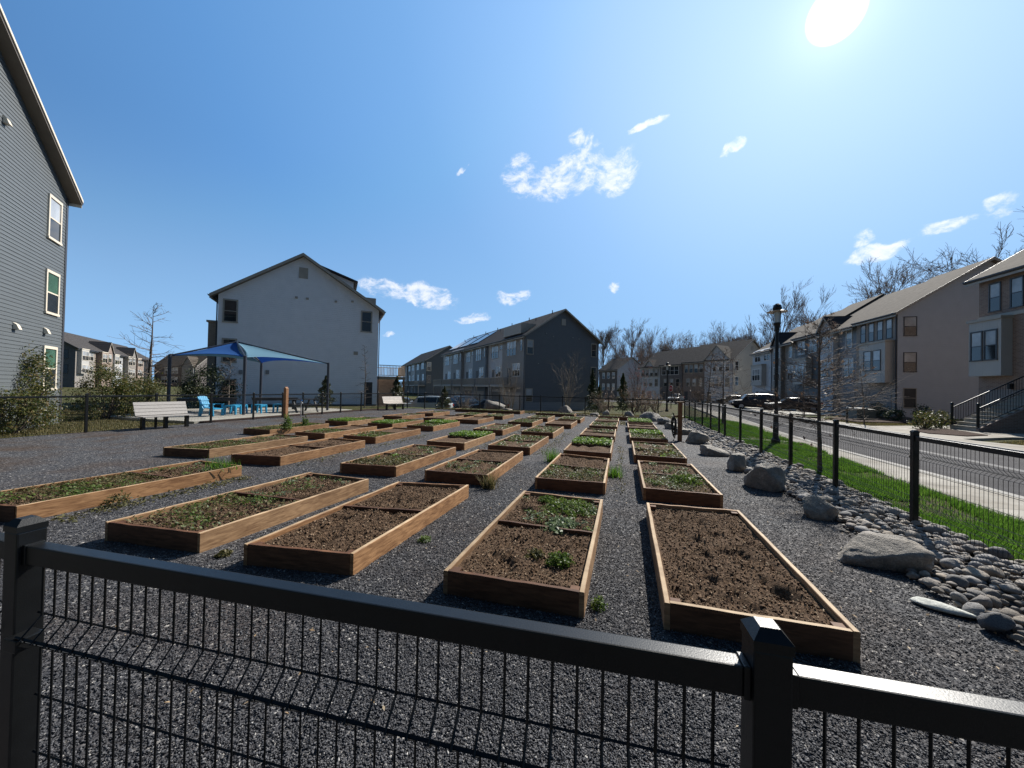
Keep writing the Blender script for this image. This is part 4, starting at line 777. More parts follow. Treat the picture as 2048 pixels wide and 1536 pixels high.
# ------------------------------------------------------------------ townhouses
# house frame: x runs right along the gable wall as seen from in front of it, y runs into the row, z up
class House:
    def __init__(s, name, label, cat, O, ang, length, w, eave=8.7, ridge=12.4, xr=None, zb=-1.0, wall='grey', roof='roof_grey', group=None, gable=False, xoff=0.0, ov=.34, oy=0.0, back=True, rake='trim_tan', ove=None):
        a = R(ang); s.o = thing(name, label, cat, (O[0] + math.cos(a + math.pi / 2) * oy, O[1] + math.sin(a + math.pi / 2) * oy, 0), a, group)
        s.L, s.w, s.eave, s.ridge, s.zb, s.xoff, s.ov = length, w, eave, ridge, zb, xoff, ov
        s.xr = w / 2 if xr is None else xr
        e = .006
        s.wall = MB().prism([(xoff, zb), (w, zb), (w, eave), (s.xr, ridge - .12), (xoff, eave - (0 if xoff == 0 else 0))], e, length - e, 'y').build('wall', M[wall], s.o)
        s.sl = (ridge - eave) / s.xr; s.sr = (ridge - eave) / (w - s.xr)
        gov = ov; ov = s.ov = ov if ove is None else ove
        y0 = -gov if gable else -.004; y1 = length + (gov if gable == 'both' else -.008)
        s.y0 = y0
        s.V(y0, y1, 0.05, .17, 'roof', M[roof])
        if gable:
            s.V(y0 - .03, y0 - .002, .065, .23 if rake != 'trim' else .11, 'rake_trim', M[rake]); s.V(y0, -.012, -.125, .03, 'soffit', M['soffit'])
            if gable == 'both': s.V(y1 + .002, y1 + .03, .065, .23, 'rake_trim', M[rake])
        zl = eave - ov * s.sl
        for side, xx in ((0, -ov + min(xoff, 0)), (1, w + ov)):
            if side == 0 or back:
                zz = eave - (abs(xx) if side == 0 else ov) * (s.sl if side == 0 else s.sr)
                g = MB(); sg = -1 if side == 0 else 1
                g.prism([(xx, zz - .02), (xx + sg * .11, zz + .03), (xx + sg * .11, zz - .03), (xx + sg * .07, zz - .1), (xx, zz - .1)], y0, y1, 'y'); g.build('gutter', M['gutter'], s.o)
                MB().box(min(xx, xx - sg * .02), max(xx, xx - sg * .02), y0 + .01, y1 - .01, zz - .26, zz - .105).build('fascia', M[rake], s.o)
    def V(s, y0, y1, up, th, name, mat, parent=None):
        xl = -s.ov + min(s.xoff, 0); xr_ = s.w + s.ov; zl = s.eave + xl * s.sl; zr = s.eave - s.ov * s.sr
        top = [(xl, zl + up), (s.xr, s.ridge + up), (xr_, zr + up)]; bot = [(xr_, zr + up - th), (s.xr, s.ridge + up - th), (xl, zl + up - th)]
        mb = MB(); n = 6; P = top + bot
        vs = [(x, y0, z) for x, z in P] + [(x, y1, z) for x, z in P]
        mb.add(vs, [(0, 1, 4, 5), (1, 2, 3, 4), (6, 11, 10, 7), (7, 10, 9, 8), (0, 6, 7, 1), (1, 7, 8, 2), (5, 4, 10, 11), (4, 3, 9, 10), (0, 5, 11, 6), (2, 8, 9, 3)])
        return mb.build(name, mat, parent or s.o)
    def map(s, face, x0=None):
        x0 = s.xoff if x0 is None else x0
        if face == 'g': return lambda a, o, z: (a, -o, z)
        if face == 'l': return lambda a, o, z: (x0 - o, a, z)
        if face == 'r': return lambda a, o, z: (s.w + o, a, z)
        if face == 'e': return lambda a, o, z: (a, s.L + o, z)
    def slab(s, f, a0, a1, o0, o1, z0, z1, mb, mi=0):
        c = [f(a, o, z) for a in (a0, a1) for o in (o0, o1) for z in (z0, z1)]
        xs, ys, zs = zip(*c); mb.box(min(xs), max(xs), min(ys), max(ys), min(zs), max(zs), mi)
    def window(s, face, a0, a1, z0, z1, frame='trim_tan', n=1, up='blind', lo='pane', base=0.0, parent=None, fw=.07, x0=None):
        """n sashes side by side in one frame; upper and lower lights"""
        f = s.map(face, x0); base = max(base, .02) if face == 'g' else base; fr = MB(); b = base
        s.slab(f, a0 - fw, a1 + fw, b - .02, b + .045, z1, z1 + fw * 1.2, fr); s.slab(f, a0 - fw - .02, a1 + fw + .02, b - .02, b + .06, z0 - fw, z0, fr)
        wd = (a1 - a0) / n
        for k in range(n + 1):
            x = a0 + k * wd; l = x - (fw if k == 0 else .035); r = x + (fw if k == n else .035); l, r = (l, x) if k == 0 else ((x, r) if k == n else (l, r)); s.slab(f, l, r, b - .02, b + .042, z0, z1, fr)
        zm = (z0 + z1) / 2
        for k in range(n):
            l = a0 + k * wd + (.036 if k else 0); r = a0 + (k + 1) * wd - (.036 if k < n - 1 else 0); s.slab(f, l, r, b - .02, b + .03, zm - .025, zm + .025, fr)
        wo = fr.build('window', M[frame], parent or s.o)
        pn = MB()
        for k in range(n):
            l = a0 + k * wd + (.037 if k else .001); r = a0 + (k + 1) * wd - (.037 if k < n - 1 else .001)
            s.slab(f, l, r, b - .03, b + .012, zm + .026, z1 - .001, pn, 0); s.slab(f, l, r, b - .03, b + .018, z0 + .001, zm - .026, pn, 1)
        pn.build('pane', [M[up], M[lo]], wo); return wo
    def panel(s, name, face, a0, a1, z0, z1, mat, o0=-.02, o1=.03, parent=None, bevel=0):
        mb = MB(); s.slab(s.map(face), a0, a1, o0, o1, z0, z1, mb); return mb.build(name, M[mat], parent or s.o, bevel=bevel)
    def laps(s, mat, pitch=.165, z0=None, out=.014):
        """real overlapping boards on the gable wall: part of the wall's own surface"""
        mb = MB(); z = s.zb if z0 is None else z0
        def lim(z):
            if z <= s.eave: return 0.0, s.w
            t = (z - s.eave) / (s.ridge - s.eave); return s.xr * t, s.w - (s.w - s.xr) * t
        while z < s.ridge - .3:
            a, b = lim(z + pitch); y = -.008
            mb.add([(a, y - out, z), (b, y - out, z), (b, y - .001, z + pitch), (a, y - .001, z + pitch)], [(0, 1, 2, 3)]); mb.add([(a, y - out, z), (b, y - out, z), (b, y + .004, z - .002), (a, y + .004, z - .002)], [(0, 3, 2, 1)])
            z += pitch
        mb.build('siding', M[mat], s.o, fix=False)
    def spout(s, x, y, side=-1, z1=None):
        z1 = s.eave - .25 if z1 is None else z1
        MB().tube([(x + side * .36, y, z1 + .12), (x + side * .30, y, z1 - .02), (x + side * .07, y, z1 - .3), (x + side * .06, y, s.zb)], .045, 6).build('downspout', M['gutter'], s.o)
    def bay(s, face, a0, a1, z0, z1, d, mat, wins, frame='trim_white', cap='trim_white'):
        mb = MB(); f = s.map(face); s.slab(f, a0, a1, .0, d, z0, z1, mb); b = mb.build('bay', M[mat], s.o)
        m2 = MB(); s.slab(f, a0 - .08, a1 + .08, .0, d + .08, z1 + .001, z1 + .16, m2); m2.build('bay_cap', M[cap], b)
        for (wa, wb, wz0, wz1, n) in wins: s.window(face, wa, wb, wz0, wz1, frame, n, base=d, parent=b)
        return b
    def crossgable(s, a0, a1, zb, rise, d, mat, roof, side='l', depth=3.2):
        """a small front gable breaking the eave"""
        m = (a0 + a1) / 2; mb = MB(); x0 = s.xoff
        pts = [(a0, zb), (a1, zb), (a1, s.eave), (m, s.eave + rise), (a0, s.eave)]; sgn = -1 if side == 'l' else 1; X = x0 if side == 'l' else s.w
        vs = [(X + sgn * d, a, z) for a, z in pts] + [(X - sgn * .02, a, z) for a, z in pts]
        k = 5; mb.add(vs, [tuple(range(k)), tuple(range(2 * k - 1, k - 1, -1))] + [(i, (i + 1) % k, k + (i + 1) % k, k + i) for i in range(k)]); g = mb.build('front_gable', M[mat], s.o)
        r = MB(); o = .25; xa, xb = X + sgn * (d + .25), X - sgn * depth; sl = rise / (m - a0)
        for (aa, za) in ((a0 - o, s.eave - o * sl), (a1 + o, s.eave - o * sl)):
            v = [(xa, aa, za + .05), (xa, m, s.eave + rise + .05), (xb, m, s.eave + rise + .05), (xb, aa, za + .05)]; v += [(x, y, z + .14) for x, y, z in v]
            r.add(v, [(0, 1, 2, 3), (7, 6, 5, 4), (0, 4, 5, 1), (1, 5, 6, 2), (2, 6, 7, 3), (3, 7, 4, 0)])
        r.build('gable_roof', M[roof], g)
        t = MB()
        for (aa, za) in ((a0 - o, s.eave - o * sl), (a1 + o, s.eave - o * sl)):
            v = [(xa + sgn * .005, aa, za - .1), (xa + sgn * .005, m, s.eave + rise - .1), (xa + sgn * .005, m, s.eave + rise + .17), (xa + sgn * .005, aa, za + .17)]; v += [(x + sgn * .03, y, z) for x, y, z in v]
            t.add(v, [(0, 1, 2, 3), (7, 6, 5, 4), (0, 4, 5, 1), (1, 5, 6, 2), (2, 6, 7, 3), (3, 7, 4, 0)])
        t.build('gable_trim', M['trim_tan'], g); return g
    def deck(s, face, a0, a1, z, depth, posts=True, mat='deckwood', hr=1.05):
        f = s.map(face); mb = MB(); s.slab(f, a0, a1, .02, depth, z - .22, z, mb); d = mb.build('deck', M[mat], s.o)
        r = MB()
        for (p, q, o0, o1) in ((a0, a1, depth - .07, depth - .02), (a0, a0 + .05, .05, depth - .08), (a1 - .05, a1, .05, depth - .08)): s.slab(f, p, q, o0, o1, z + hr - .06, z + hr, r); s.slab(f, p, q, o0, o1, z + .08, z + .13, r)
        k = a0 + .06
        while k < a1 - .05: s.slab(f, k, k + .035, depth - .06, depth - .03, z + .131, z + hr - .061, r); k += .13
        k = .1
        while k < depth - .1:
            for aa in (a0 + .008, a1 - .042): s.slab(f, aa, aa + .034, k, k + .035, z + .131, z + hr - .061, r)
            k += .13
        r.build('railing', M[mat], d)
        if posts:
            for aa in (a0 + .02, a1 - .18): m2 = MB(); s.slab(f, aa, aa + .16, depth - .24, depth - .08, s.zb, z - .221, m2); m2.build('deck_post', M['post_wood' if mat == 'deckwood' else mat], d)
        return d
def dirv(a): return Vector((math.cos(R(a)), math.sin(R(a)), 0))

# slate blue house whose gable end stands past the fence, cut by the frame
_o = Vector((-21.62, 9.04, 0)) - dirv(139) * 12.4
h = House('townhouse', 'slate blue sided house end with cream window trim, beside the leafy bushes', 'house', _o, 139, 9, 12.4, 9.05, 12.7, wall='slate', roof='roof_dark', gable=True, ove=.14, ov=.36, zb=-.5, rake='trim')
h.laps('slate', .125, -.5, .016)
for (z0, z1) in ((6.95, 8.42), (4.16, 5.62), (1.3, 2.78)): h.window('g', 12.4 - 1.44, 12.4 - .64, z0, z1, 'trim', base=.02, up='pane_green' if z0 < 6 else 'blind', fw=.085)
h.panel('corner_board', 'g', 12.25, 12.4, -.5, 8.9, 'trim_dark', .006, .034); h.spout(12.42, .12, 1)
for (a, z) in ((9.1, 3.35), (10.95, 3.42), (8.2, 9.6)):
    mb = MB(); f = h.map('g'); mb.prism([(-.022, z - .1), (-.022, z + .12), (-.1, z + .06), (-.16, z - .1)], a - .09, a + .09, 'x'); mb.build('vent_hood', M['trim'], h.o)
# white house
h = House('townhouse', 'white sided house end standing behind the blue shade canopy', 'house', (-29.73, 20.53), 42, 8, 11.6, 8.55, 12.35, xr=5.6, wall='white', roof='roof_dark', gable=True, ov=.45, zb=-.8)
h.laps('white', .165, -.4, .010)
for (a0, a1, z0, z1, l) in ((.4, 1.16, 6.38, 7.98, 'pane'), (.4, 1.16, 3.3, 4.95, 'pane'), (.42, 1.2, .1, 1.84, 'pane'), (10.22, 10.95, 6.45, 8.12, 'pane')): h.window('g', a0, a1, z0, z1, 'trim_tan', up='pane', lo=l, fw=.1)
h.panel('side_door', 'g', 10.55, 11.2, -.4, 1.95, 'door_dark'); h.panel('gable_vent', 'g', 5.3, 5.95, 10.42, 11.3, 'trim_tan', .02, .05)
for (a, z) in ((5.16, 8.78), (5.96, 8.78), (8.1, 8.8), (9.4, 8.95)): h.panel('vent_cap', 'g', a - .1, a + .1, z - .08, z + .08, 'trim_tan', .01, .09, bevel=.01)
for (a, z) in ((1.55, 2.5), (3.3, 2.55)): h.panel('meter_box', 'g', a - .12, a + .12, z - .16, z + .16, 'grey', .01, .1, bevel=.01)
h.panel('wall_vent', 'g', 9.6, 9.95, 4.3, 4.6, 'trim_tan', .01, .06); h.panel('foundation', 'g', .02, 11.58, -.8, -.02, 'dkgrey', .01, .035)
h.spout(-.02, .1, -1); h.spout(11.62, .1, 1)
f = h.map('l'); mb = MB(); h.slab(f, .7, 5, 0, .75, -.8, 6.3, mb); b = mb.build('bay', M['brick_tan'], h.o); mb = MB(); h.slab(f, .6, 5.1, 0, .85, 6.301, 6.45, mb); mb.build('bay_cap', M['trim_tan'], b)
mb = MB(); mb.prism([(6.9, 11.0), (6.9, 11.9), (9.5, 11.05), (9.5, 9.7)], 1.6, 5.5, 'y'); dr = mb.build('dormer', M['white'], h.o)
mb = MB(); mb.prism([(6.6, 12.02), (9.85, 10.98), (9.85, 11.12), (6.6, 12.18)], 1.3, 5.8, 'y'); mb.build('dormer_roof', M['roof_dark'], dr)
h.panel('parapet', 'r', 2.0, 6.0, 9.1, 9.9, 'trim_tan', -1.2, -.1)
h.deck('r', .15, 4.8, 2.5, 2.5)
h.panel('deck_roof_wall', 'r', 5.2, 7.8, -.8, 2.3, 'brick_brown', .02, 2.2)

# grey row: end gable with balconies running away from it
G0 = Vector((-11.71, 44.52, 0)); GL = [(0, 6.6, 'taupe', 0.0, 'dark grey gabled end house of the row with balconies'), (6.6, 12.2, 'pale', .35, 'white sided house with balcony, next to the dark gabled end house'), (12.2, 18.0, 'bluegrey', 0.05, 'blue grey house with balcony between a white one and a tan one'), (18.0, 23.0, 'tan', .3, 'tan house with balcony in the grey row'), (23.0, 29.2, 'grey', -.1, 'mid grey house with balcony before the white last house of its row'), (29.2, 35.5, 'pale', .25, 'white sided last house of the row with balconies')]
for i, (a, b, wl, xo, lb) in enumerate(GL):
    h = House('townhouse', lb, 'house', G0, 44, b - a, 11.6, 8.5, 12.2, xr=5.7, wall=wl, roof='roof_dark', group='row of houses with balconies', gable=(i == 0), xoff=xo, oy=a, zb=-1.05, ov=.38, back=False)
    n = b - a
    if i == 0:
        h.laps('dkgrey', .165, -1.0, .012)
        for (a0, a1, z0, z1, u) in ((.25, 1.05, 6.05, 7.72, 'blind'), (10.4, 11.15, 6.3, 7.95, 'pane'), (10.4, 11.2, 3.1, 4.75, 'pane'), (.2, 1.05, .1, 1.6, 'blind')): h.window('g', a0, a1, z0, z1, 'trim_tan', up=u, fw=.09)
        h.panel('gable_vent', 'g', 5.35, 6.0, 10.1, 10.95, 'trim_tan', .02, .05); h.panel('foundation', 'g', .02, 11.58, -1.05, -.02, 'grey', .012, .04); h.spout(11.62, .1, 1); h.spout(-.02, .1, -1)
        for (av, zv) in ((3.0, 8.8), (4.1, 8.5), (7.2, 8.6), (8.2, 8.5), (1.9, 4.9)): h.panel('vent_cap', 'g', av - .08, av + .08, zv - .07, zv + .07, 'grey', .012, .08)
        h.panel('roof_terrace', 'l', 1.2, 6.3, 8.75, 10.1, 'trim_tan', -2.2, .02)
    else: h.spout(xo, .15, -1)
    h.window('l', n * .38, n * .78, 6.05, 7.95, 'trim_tan', 3); h.window('l', n * .12, n * .2, 6.5, 7.9, 'trim_tan', 1) if i in (0, 2, 4) else h.window('l', n * .12, n * .26, 7.2, 7.8, 'trim_tan', 1)
    h.window('l', n * .2, n * .5, 3.3, 4.85, 'trim_white', 3 if i in (0, 4) else 2); h.panel('balcony_door', 'l', n * .58, n * .74, 2.2, 4.4, 'door_dark')
    if i != 0: h.deck('l', .3, n - .25, 2.05, 1.9 + .3 * (i % 2), mat='trim_tan')
    else: h.deck('l', 2.4, n - .25, 2.05, 1.9, mat='trim_tan')
    h.panel('garage_door', 'l', n * .16, n * .84, -1.04, 1.15, 'door_light' if i % 2 == 0 else 'door')
    for k, (yy, zz) in enumerate(((n * .3, .6), (n * .7, .35))): MB().tube([(5.2 - k, yy, 11.6 - k * .7), (5.2 - k, yy, 12.4 - k * .7)], .06, 6).build('roof_pipe', M['gutter'], h.o)
    if i in (3, 4, 5):
        sl = (12.2 - 8.5) / 5.7; mb = MB()
        v = [(x, y, 8.5 + x * sl + .12) for x, y in ((1.2, .6), (4.8, .6), (4.8, n - .6), (1.2, n - .6))]; v += [(x, y, z + .05) for x, y, z in v]; mb.add(v, [(0, 1, 2, 3), (7, 6, 5, 4), (0, 4, 5, 1), (1, 5, 6, 2), (2, 6, 7, 3), (3, 7, 4, 0)]); mb.build('solar_panel', M['solar'], h.o)
G2L = [(49.0, 55.2, 'slate', 0.0, 'slate end house of the further row past the gap between rows'), (55.2, 61, 'bluegrey', .2, 'blue grey second house of the further row'), (61, 66, 'pale', .1, 'white house in the middle of the further row'), (66, 72, 'slate', .3, 'dark slate house just past the white one of the further row'), (72, 78, 'tan', .1, 'tan house at the far end of the further row')]
for i, (a, b, wl, xo, lb) in enumerate(G2L):
    h = House('townhouse', lb, 'house', G0, 44, b - a, 11.6, 8.2, 12.0, xr=5.7, wall=wl, roof='roof_dark', group='further row of houses', gable=(i == 0), xoff=xo, oy=a, zb=-1.05, ov=.38, back=False); n = b - a
    if i == 0: h.window('g', .3, 1.15, 5.6, 7.5, 'trim', up='blind', fw=.12); h.window('g', .3, 1.15, 2.6, 4.4, 'trim_tan', up='pane')
    h.window('l', n * .35, n * .75, 6.0, 7.8, 'trim_tan', 2); h.window('l', n * .3, n * .6, 3.2, 4.8, 'trim_tan', 2); h.deck('l', .3, n - .3, 2.0, 1.8, mat='trim_tan'); h.panel('garage_door', 'l', n * .2, n * .8, -1.04, 1.15, 'door')

# houses across the street
R0 = Vector((22.42, 39.72, 0))
RL = [(0, 5.1, 'brick_tan', 0.0, 'tan sided end house with brick front and bay, facing the street past the lamp'), (5.1, 11.4, 'bluegrey', .35, 'blue grey house with front gable next to the brick fronted end house'), (11.4, 16.8, 'slate', .1, 'slate house in the street row, third from its tan end'), (16.8, 22.6, 'taupe', .3, 'taupe house with front gable, fourth in the street row'), (22.6, 29.6, 'tan', -.1, 'pale tan house closing the street row, beside the parked black car')]
for i, (a, b, wl, xo, lb) in enumerate(RL):
    ev = (9.0, 8.78, 9.02, 8.72, 8.3)[i]
    h = House('townhouse', lb, 'house', R0, 4, b - a, 12.6, ev, ev + 4.1, xr=6.2, wall=wl, roof='roof_brown', group='row of houses across the street', gable=(i == 0), xoff=xo, oy=a, zb=-.3, ov=.4, back=False); n = b - a
    if i == 0:
        h.panel('side_wall', 'g', .02, 12.58, -.3, 9.0, 'tan', -.004, .004); h.laps('tan', .165, -.2, .010)
        for (z0, z1, u) in ((6.86, 8.42, 'blind'), (3.8, 5.38, 'blind'), (.75, 2.34, 'door_dark')): h.window('g', .47, 1.3, z0, z1, 'trim_dark' if z0 > 1 else 'trim_tan', up=u, lo='pane' if z0 > 1 else 'door_dark', fw=.05)
        for k in range(4): h.window('l', .6 + k * 1.08, 1.2 + k * 1.08, 6.8, 8.42, 'trim_dark', up='blind' if k < 3 else 'pane', fw=.05)
        h.bay('l', .35, 3.6, 2.85, 6.4, .65, 'board', [(.9, 1.75, 4.0, 5.7, 1), (2.05, 2.9, 4.0, 5.7, 1)], 'trim_dark', 'trim_tan'); h.panel('garage_door', 'l', .6, 3.6, -.29, 2.0, 'door'); h.spout(0, .06, -1)
    else:
        h.spout(xo, .2, -1)
        if i in (1, 3):
            h.window('l', n * .2, n * .33, 6.6, 8.5, 'trim_white'); h.crossgable(n * .55, n * .98, -.3, 1.5, .45, 'tan' if i == 1 else 'taupe', 'roof_dark'); h.window('l', n * .62, n * .9, 6.75, 8.5, 'trim_white', 2, base=.45); h.window('l', n * .62, n * .9, 3.6, 5.4, 'trim_white', 2, base=.45); h.window('l', n * .16, n * .4, 3.6, 5.4, 'trim_white', 2)
        else:
            h.window('l', n * .12, n * .4, 6.7, 8.3, 'trim_white', 2); h.window('l', n * .58, n * .86, 6.7, 8.3, 'trim_white', 2)
            h.bay('l', n * .3, n * .85, 2.9, 6.0, .6, 'board', [(n * .38, n * .76, 3.7, 5.4, 3)], 'trim_white', 'trim_tan')
        h.panel('garage_door', 'l', n * .1, n * .55, -.29, 2.0, 'door'); h.panel('front_door', 'l', n * .66, n * .8, -.2, 2.0, 'door_dark')
_p = Vector((20.53, 29.44, 0)) - dirv(94) * 9.0
h = House('townhouse', 'brown brick house with stairs and two storey bay, cut by the frame edge', 'house', _p, 4, 9.0, 12.6, 9.0, 13.0, xr=6.2, wall='brick_brown', roof='roof_brown', gable='both', zb=-.3, ov=.4, back=False)
for k, aa in enumerate((9 - 1.15, 9 - 2.3, 9 - 3.6, 9 - 4.8)): h.window('l', aa - .05, aa + .5, 6.75, 8.3, 'trim_dark', up='blind', fw=.06)
h.bay('l', 9 - 1.85, 9 - .02, 2.95, 6.15, .5, 'board', [(9 - .78, 9 - .2, 3.9, 5.52, 1), (9 - 1.6, 9 - 1.0, 3.9, 5.52, 1)], 'trim_dark', 'trim_tan'); h.panel('garage_door', 'l', 9 - 3.4, 9 - .45, -.29, 2.15, 'door'); h.panel('belt_course', 'l', 5.0, 8.98, 6.3, 6.5, 'trim_tan', .0, .06)
h.panel('wall_lamp', 'l', 9 - 1.95, 9 - 1.8, 2.2, 2.5, 'black', .01, .2, bevel=.02)
# cream gable row at the far corner
F0 = Vector((19.95, 79.07, 0))
FL = [(0, 5.9, 'pale', 0.0, 'pale grey house with cream gable end, at the far street corner'), (5.9, 11.2, 'brick_brown', .2, 'brown brick house between the pale corner house and the dark brick one'), (11.2, 17.1, 'brick_dark', .05, 'dark brick house with wide window, behind the tall lamp'), (17.1, 23.2, 'pale', .2, 'pale house with small front gable at the end of the far corner row')]
for i, (a, b, wl, xo, lb) in enumerate(FL):
    ev = (8.3, 8.2, 7.9, 7.6)[i]
    h = House('townhouse', lb, 'house', F0, 44, b - a, 12.0, ev, ev + 4.0, xr=5.9, wall=wl, roof='roof_grey', group='far corner row of houses', gable=(i == 0), xoff=xo, oy=a, zb=-.6, ov=.38, back=False); n = b - a
    if i == 0:
        h.panel('side_wall', 'g', .02, 11.98, -.6, 8.3, 'cream', -.004, .004); h.laps('cream', .165, -.5, .010)
        for z0 in (6.1, 3.1, .2): h.window('g', .5, 1.5, z0, z0 + 1.65, 'trim_white', up='pane', fw=.06)
        h.panel('gable_vent', 'g', 5.5, 6.3, 10.1, 11.0, 'trim_tan', .02, .05); h.spout(-.02, .1, -1)
        h.crossgable(.7, 5.6, 5.5, 2.6, .25, 'pale', 'roof_grey')
    if i == 3: h.crossgable(n * .3, n * .7, 5.5, 1.5, .25, 'pale', 'roof_grey')
    if i == 2: h.window('l', n * .15, n * .9, 5.5, 7.3, 'trim_white', 4, up='pane')
    else:
        for k in range(3 if i == 0 else 4): h.window('l', n * (.1 + .22 * k), n * (.1 + .22 * k) + .75, ev - 2.4, ev - .75, 'trim_white' if i == 0 else 'trim_tan', base=.25 if i in (0, 3) else 0)
    for k in range(3): h.window('l', n * (.12 + .27 * k), n * (.12 + .27 * k) + .8, 2.9, 4.5, 'trim_tan', up='blind' if k else 'pane', base=0 if i else .0)
    h.panel('front_door', 'l', n * .75, n * .9, -.4, 1.8, 'door_dark')
FbL = [(0, 7.2, 'brick_dark', 'dark brick house with grey gable end, seen past the grey row'),]
for a, b, wl, lb in FbL:
    h = House('townhouse', lb, 'house', (-1.52, 103.96), 44, 7.4, 11.0, 7.6, 11.0, xr=5.2, wall=wl, roof='roof_grey', gable=True, oy=a, zb=-1.5, ov=.4, back=False)
    h.panel('side_wall', 'g', .02, 10.98, -1.5, 7.6, 'tan', -.004, .004); h.laps('tan', .2, -1.4, .010); h.window('g', 9.4, 10.3, 3.9, 5.6, 'trim_tan', up='pane')
    for k in range(3): h.window('l', 1 + 2 * k, 1.9 + 2 * k, 5.0, 6.6, 'trim_white'); h.window('l', 1 + 2 * k, 1.9 + 2 * k, 1.8, 3.5, 'trim_white')
# sunlit row behind the slate house
B0 = Vector((-114.8, 50.0, 0))
BLs = [(0, 9.6, 'taupe', 0.5, 'dark gabled end house of the sunlit row, bay of pale panels'), (9.6, 18.5, 'brick_brown', 0, 'brown brick house with front gable, second in the sunlit row'), (18.5, 27, 'tan', .3, 'tan house in the middle of the sunlit row'), (27, 36, 'taupe', 0, 'taupe house with front gable, fourth in the sunlit row'), (36, 45, 'brick_brown', .3, 'brick house, fifth in the sunlit row, behind the tall thin tree'), (45, 54, 'grey', .1, 'grey house ending the sunlit row')]
for i, (a, b, wl, xo, lb) in enumerate(BLs):
    n = b - a; W_ = 13.0; o_ = B0 - dirv(48) * W_
    h = House('townhouse', lb, 'house', o_, 48, n, W_, 8.8, 13.0, wall=wl, roof='roof_grey', group='sunlit row of houses', gable=(i == 0), oy=a, zb=-1.5, ov=.5, rake='trim_dark')
    if i == 0: h.laps('dkgrey', .2, -1.4, .012); h.window('g', 10.8, 11.9, 6.2, 8.0, 'trim_dark', up='pane'); h.window('g', 10.8, 11.9, 3.0, 4.8, 'trim_dark', up='pane')
    h.bay('r', n * .08, n * .45, 3.0 - (i % 2) * 3, 8.4, .7 + .3 * (i % 2), 'board' if i in (0, 2) else wl, [(n * .11, n * .42, 6.0, 8.0, 2), (n * .11, n * .42, 3.2, 4.9, 2)], 'trim', 'trim')
    if i in (1, 3): h.crossgable(n * .55, n * .95, -1, 2.4, .6, wl, 'roof_dark', 'r'); h.window('r', n * .64, n * .86, 6.2, 8.2, 'trim', 2, base=.6); h.window('r', n * .64, n * .86, 3.0, 4.9, 'trim', 2, base=.6)
    else: h.window('r', n * .58, n * .9, 6.2, 8.0, 'trim', 2); h.window('r', n * .58, n * .9, 3.0, 4.8, 'trim', 2)
h = House('townhouse', 'shaded dark house with front gable, seen between the thin tree and the white house', 'house', (-139.6, 89.7), 106.7, 14, 12, 7.0, 11.5, wall='brick_dark', roof='roof_brown', zb=-2, ov=.4, gable='both')
h.crossgable(.3, 4.2, -2, 3.2, .5, 'grey', 'roof_brown'); h.window('l', 6, 10.4, 4.4, 6.4, 'trim_white', 3); h.window('l', 6, 8, 1.2, 3.2, 'trim_white', 2); h.window('l', 9.6, 11.4, 1.2, 3.2, 'trim_white', 2)
h = House('townhouse', 'distant grey house glimpsed beside the white house, under a dark roof', 'house', (-162.3, 108), 106.7, 12, 12, 6.4, 10.0, wall='grey', roof='roof_dark', zb=-2, gable='both'); h.window('l', 5, 7.4, 2.2, 4.4, 'trim_tan', 2)

# ------------------------------------------------------------------ trees and shrubs
def tubes(paths, nside):
    """paths: list of (points (k,3), radii (k,)); returns merged V, F"""
    V, F, o = [], [], 0; w = np.arange(nside) * 2 * np.pi / nside; cw, sw = np.cos(w), np.sin(w)
    for P, r in paths:
        P = np.asarray(P, float); k = len(P); T = np.gradient(P, axis=0); T /= np.linalg.norm(T, axis=1, keepdims=True) + 1e-9
        ref = np.where(np.abs(T[:, 2:3]) < .9, np.array([[0, 0, 1.]]), np.array([[1., 0, 0]])); a = np.cross(T, ref); a /= np.linalg.norm(a, axis=1, keepdims=True); b = np.cross(T, a)
        V.append((P[:, None] + (a[:, None] * cw[None, :, None] + b[:, None] * sw[None, :, None]) * np.asarray(r)[:, None, None]).reshape(-1, 3))
        i, j = np.meshgrid(np.arange(k - 1), np.arange(nside), indexing='ij'); j2 = (j + 1) % nside
        F.append((np.stack([i * nside + j, i * nside + j2, (i + 1) * nside + j2, (i + 1) * nside + j], -1) + o).reshape(-1, 4)); o += k * nside
    return np.concatenate(V), np.concatenate(F)
def branch(rng, p, d, L, r0, r1, n=5, wob=.12, up=0.0):
    P = [np.array(p, float)]; d = np.array(d, float)
    for i in range(n - 1):
        d = d + rng.normal(0, wob, 3) + np.array([0, 0, up]); d /= np.linalg.norm(d); P.append(P[-1] + d * L / (n - 1))
    return np.array(P), np.linspace(r0, r1, n), d
def turn(rng, d, ang):
    a = rng.normal(size=3); a -= a.dot(d) * d; a /= np.linalg.norm(a); return d * math.cos(ang) + a * math.sin(ang)
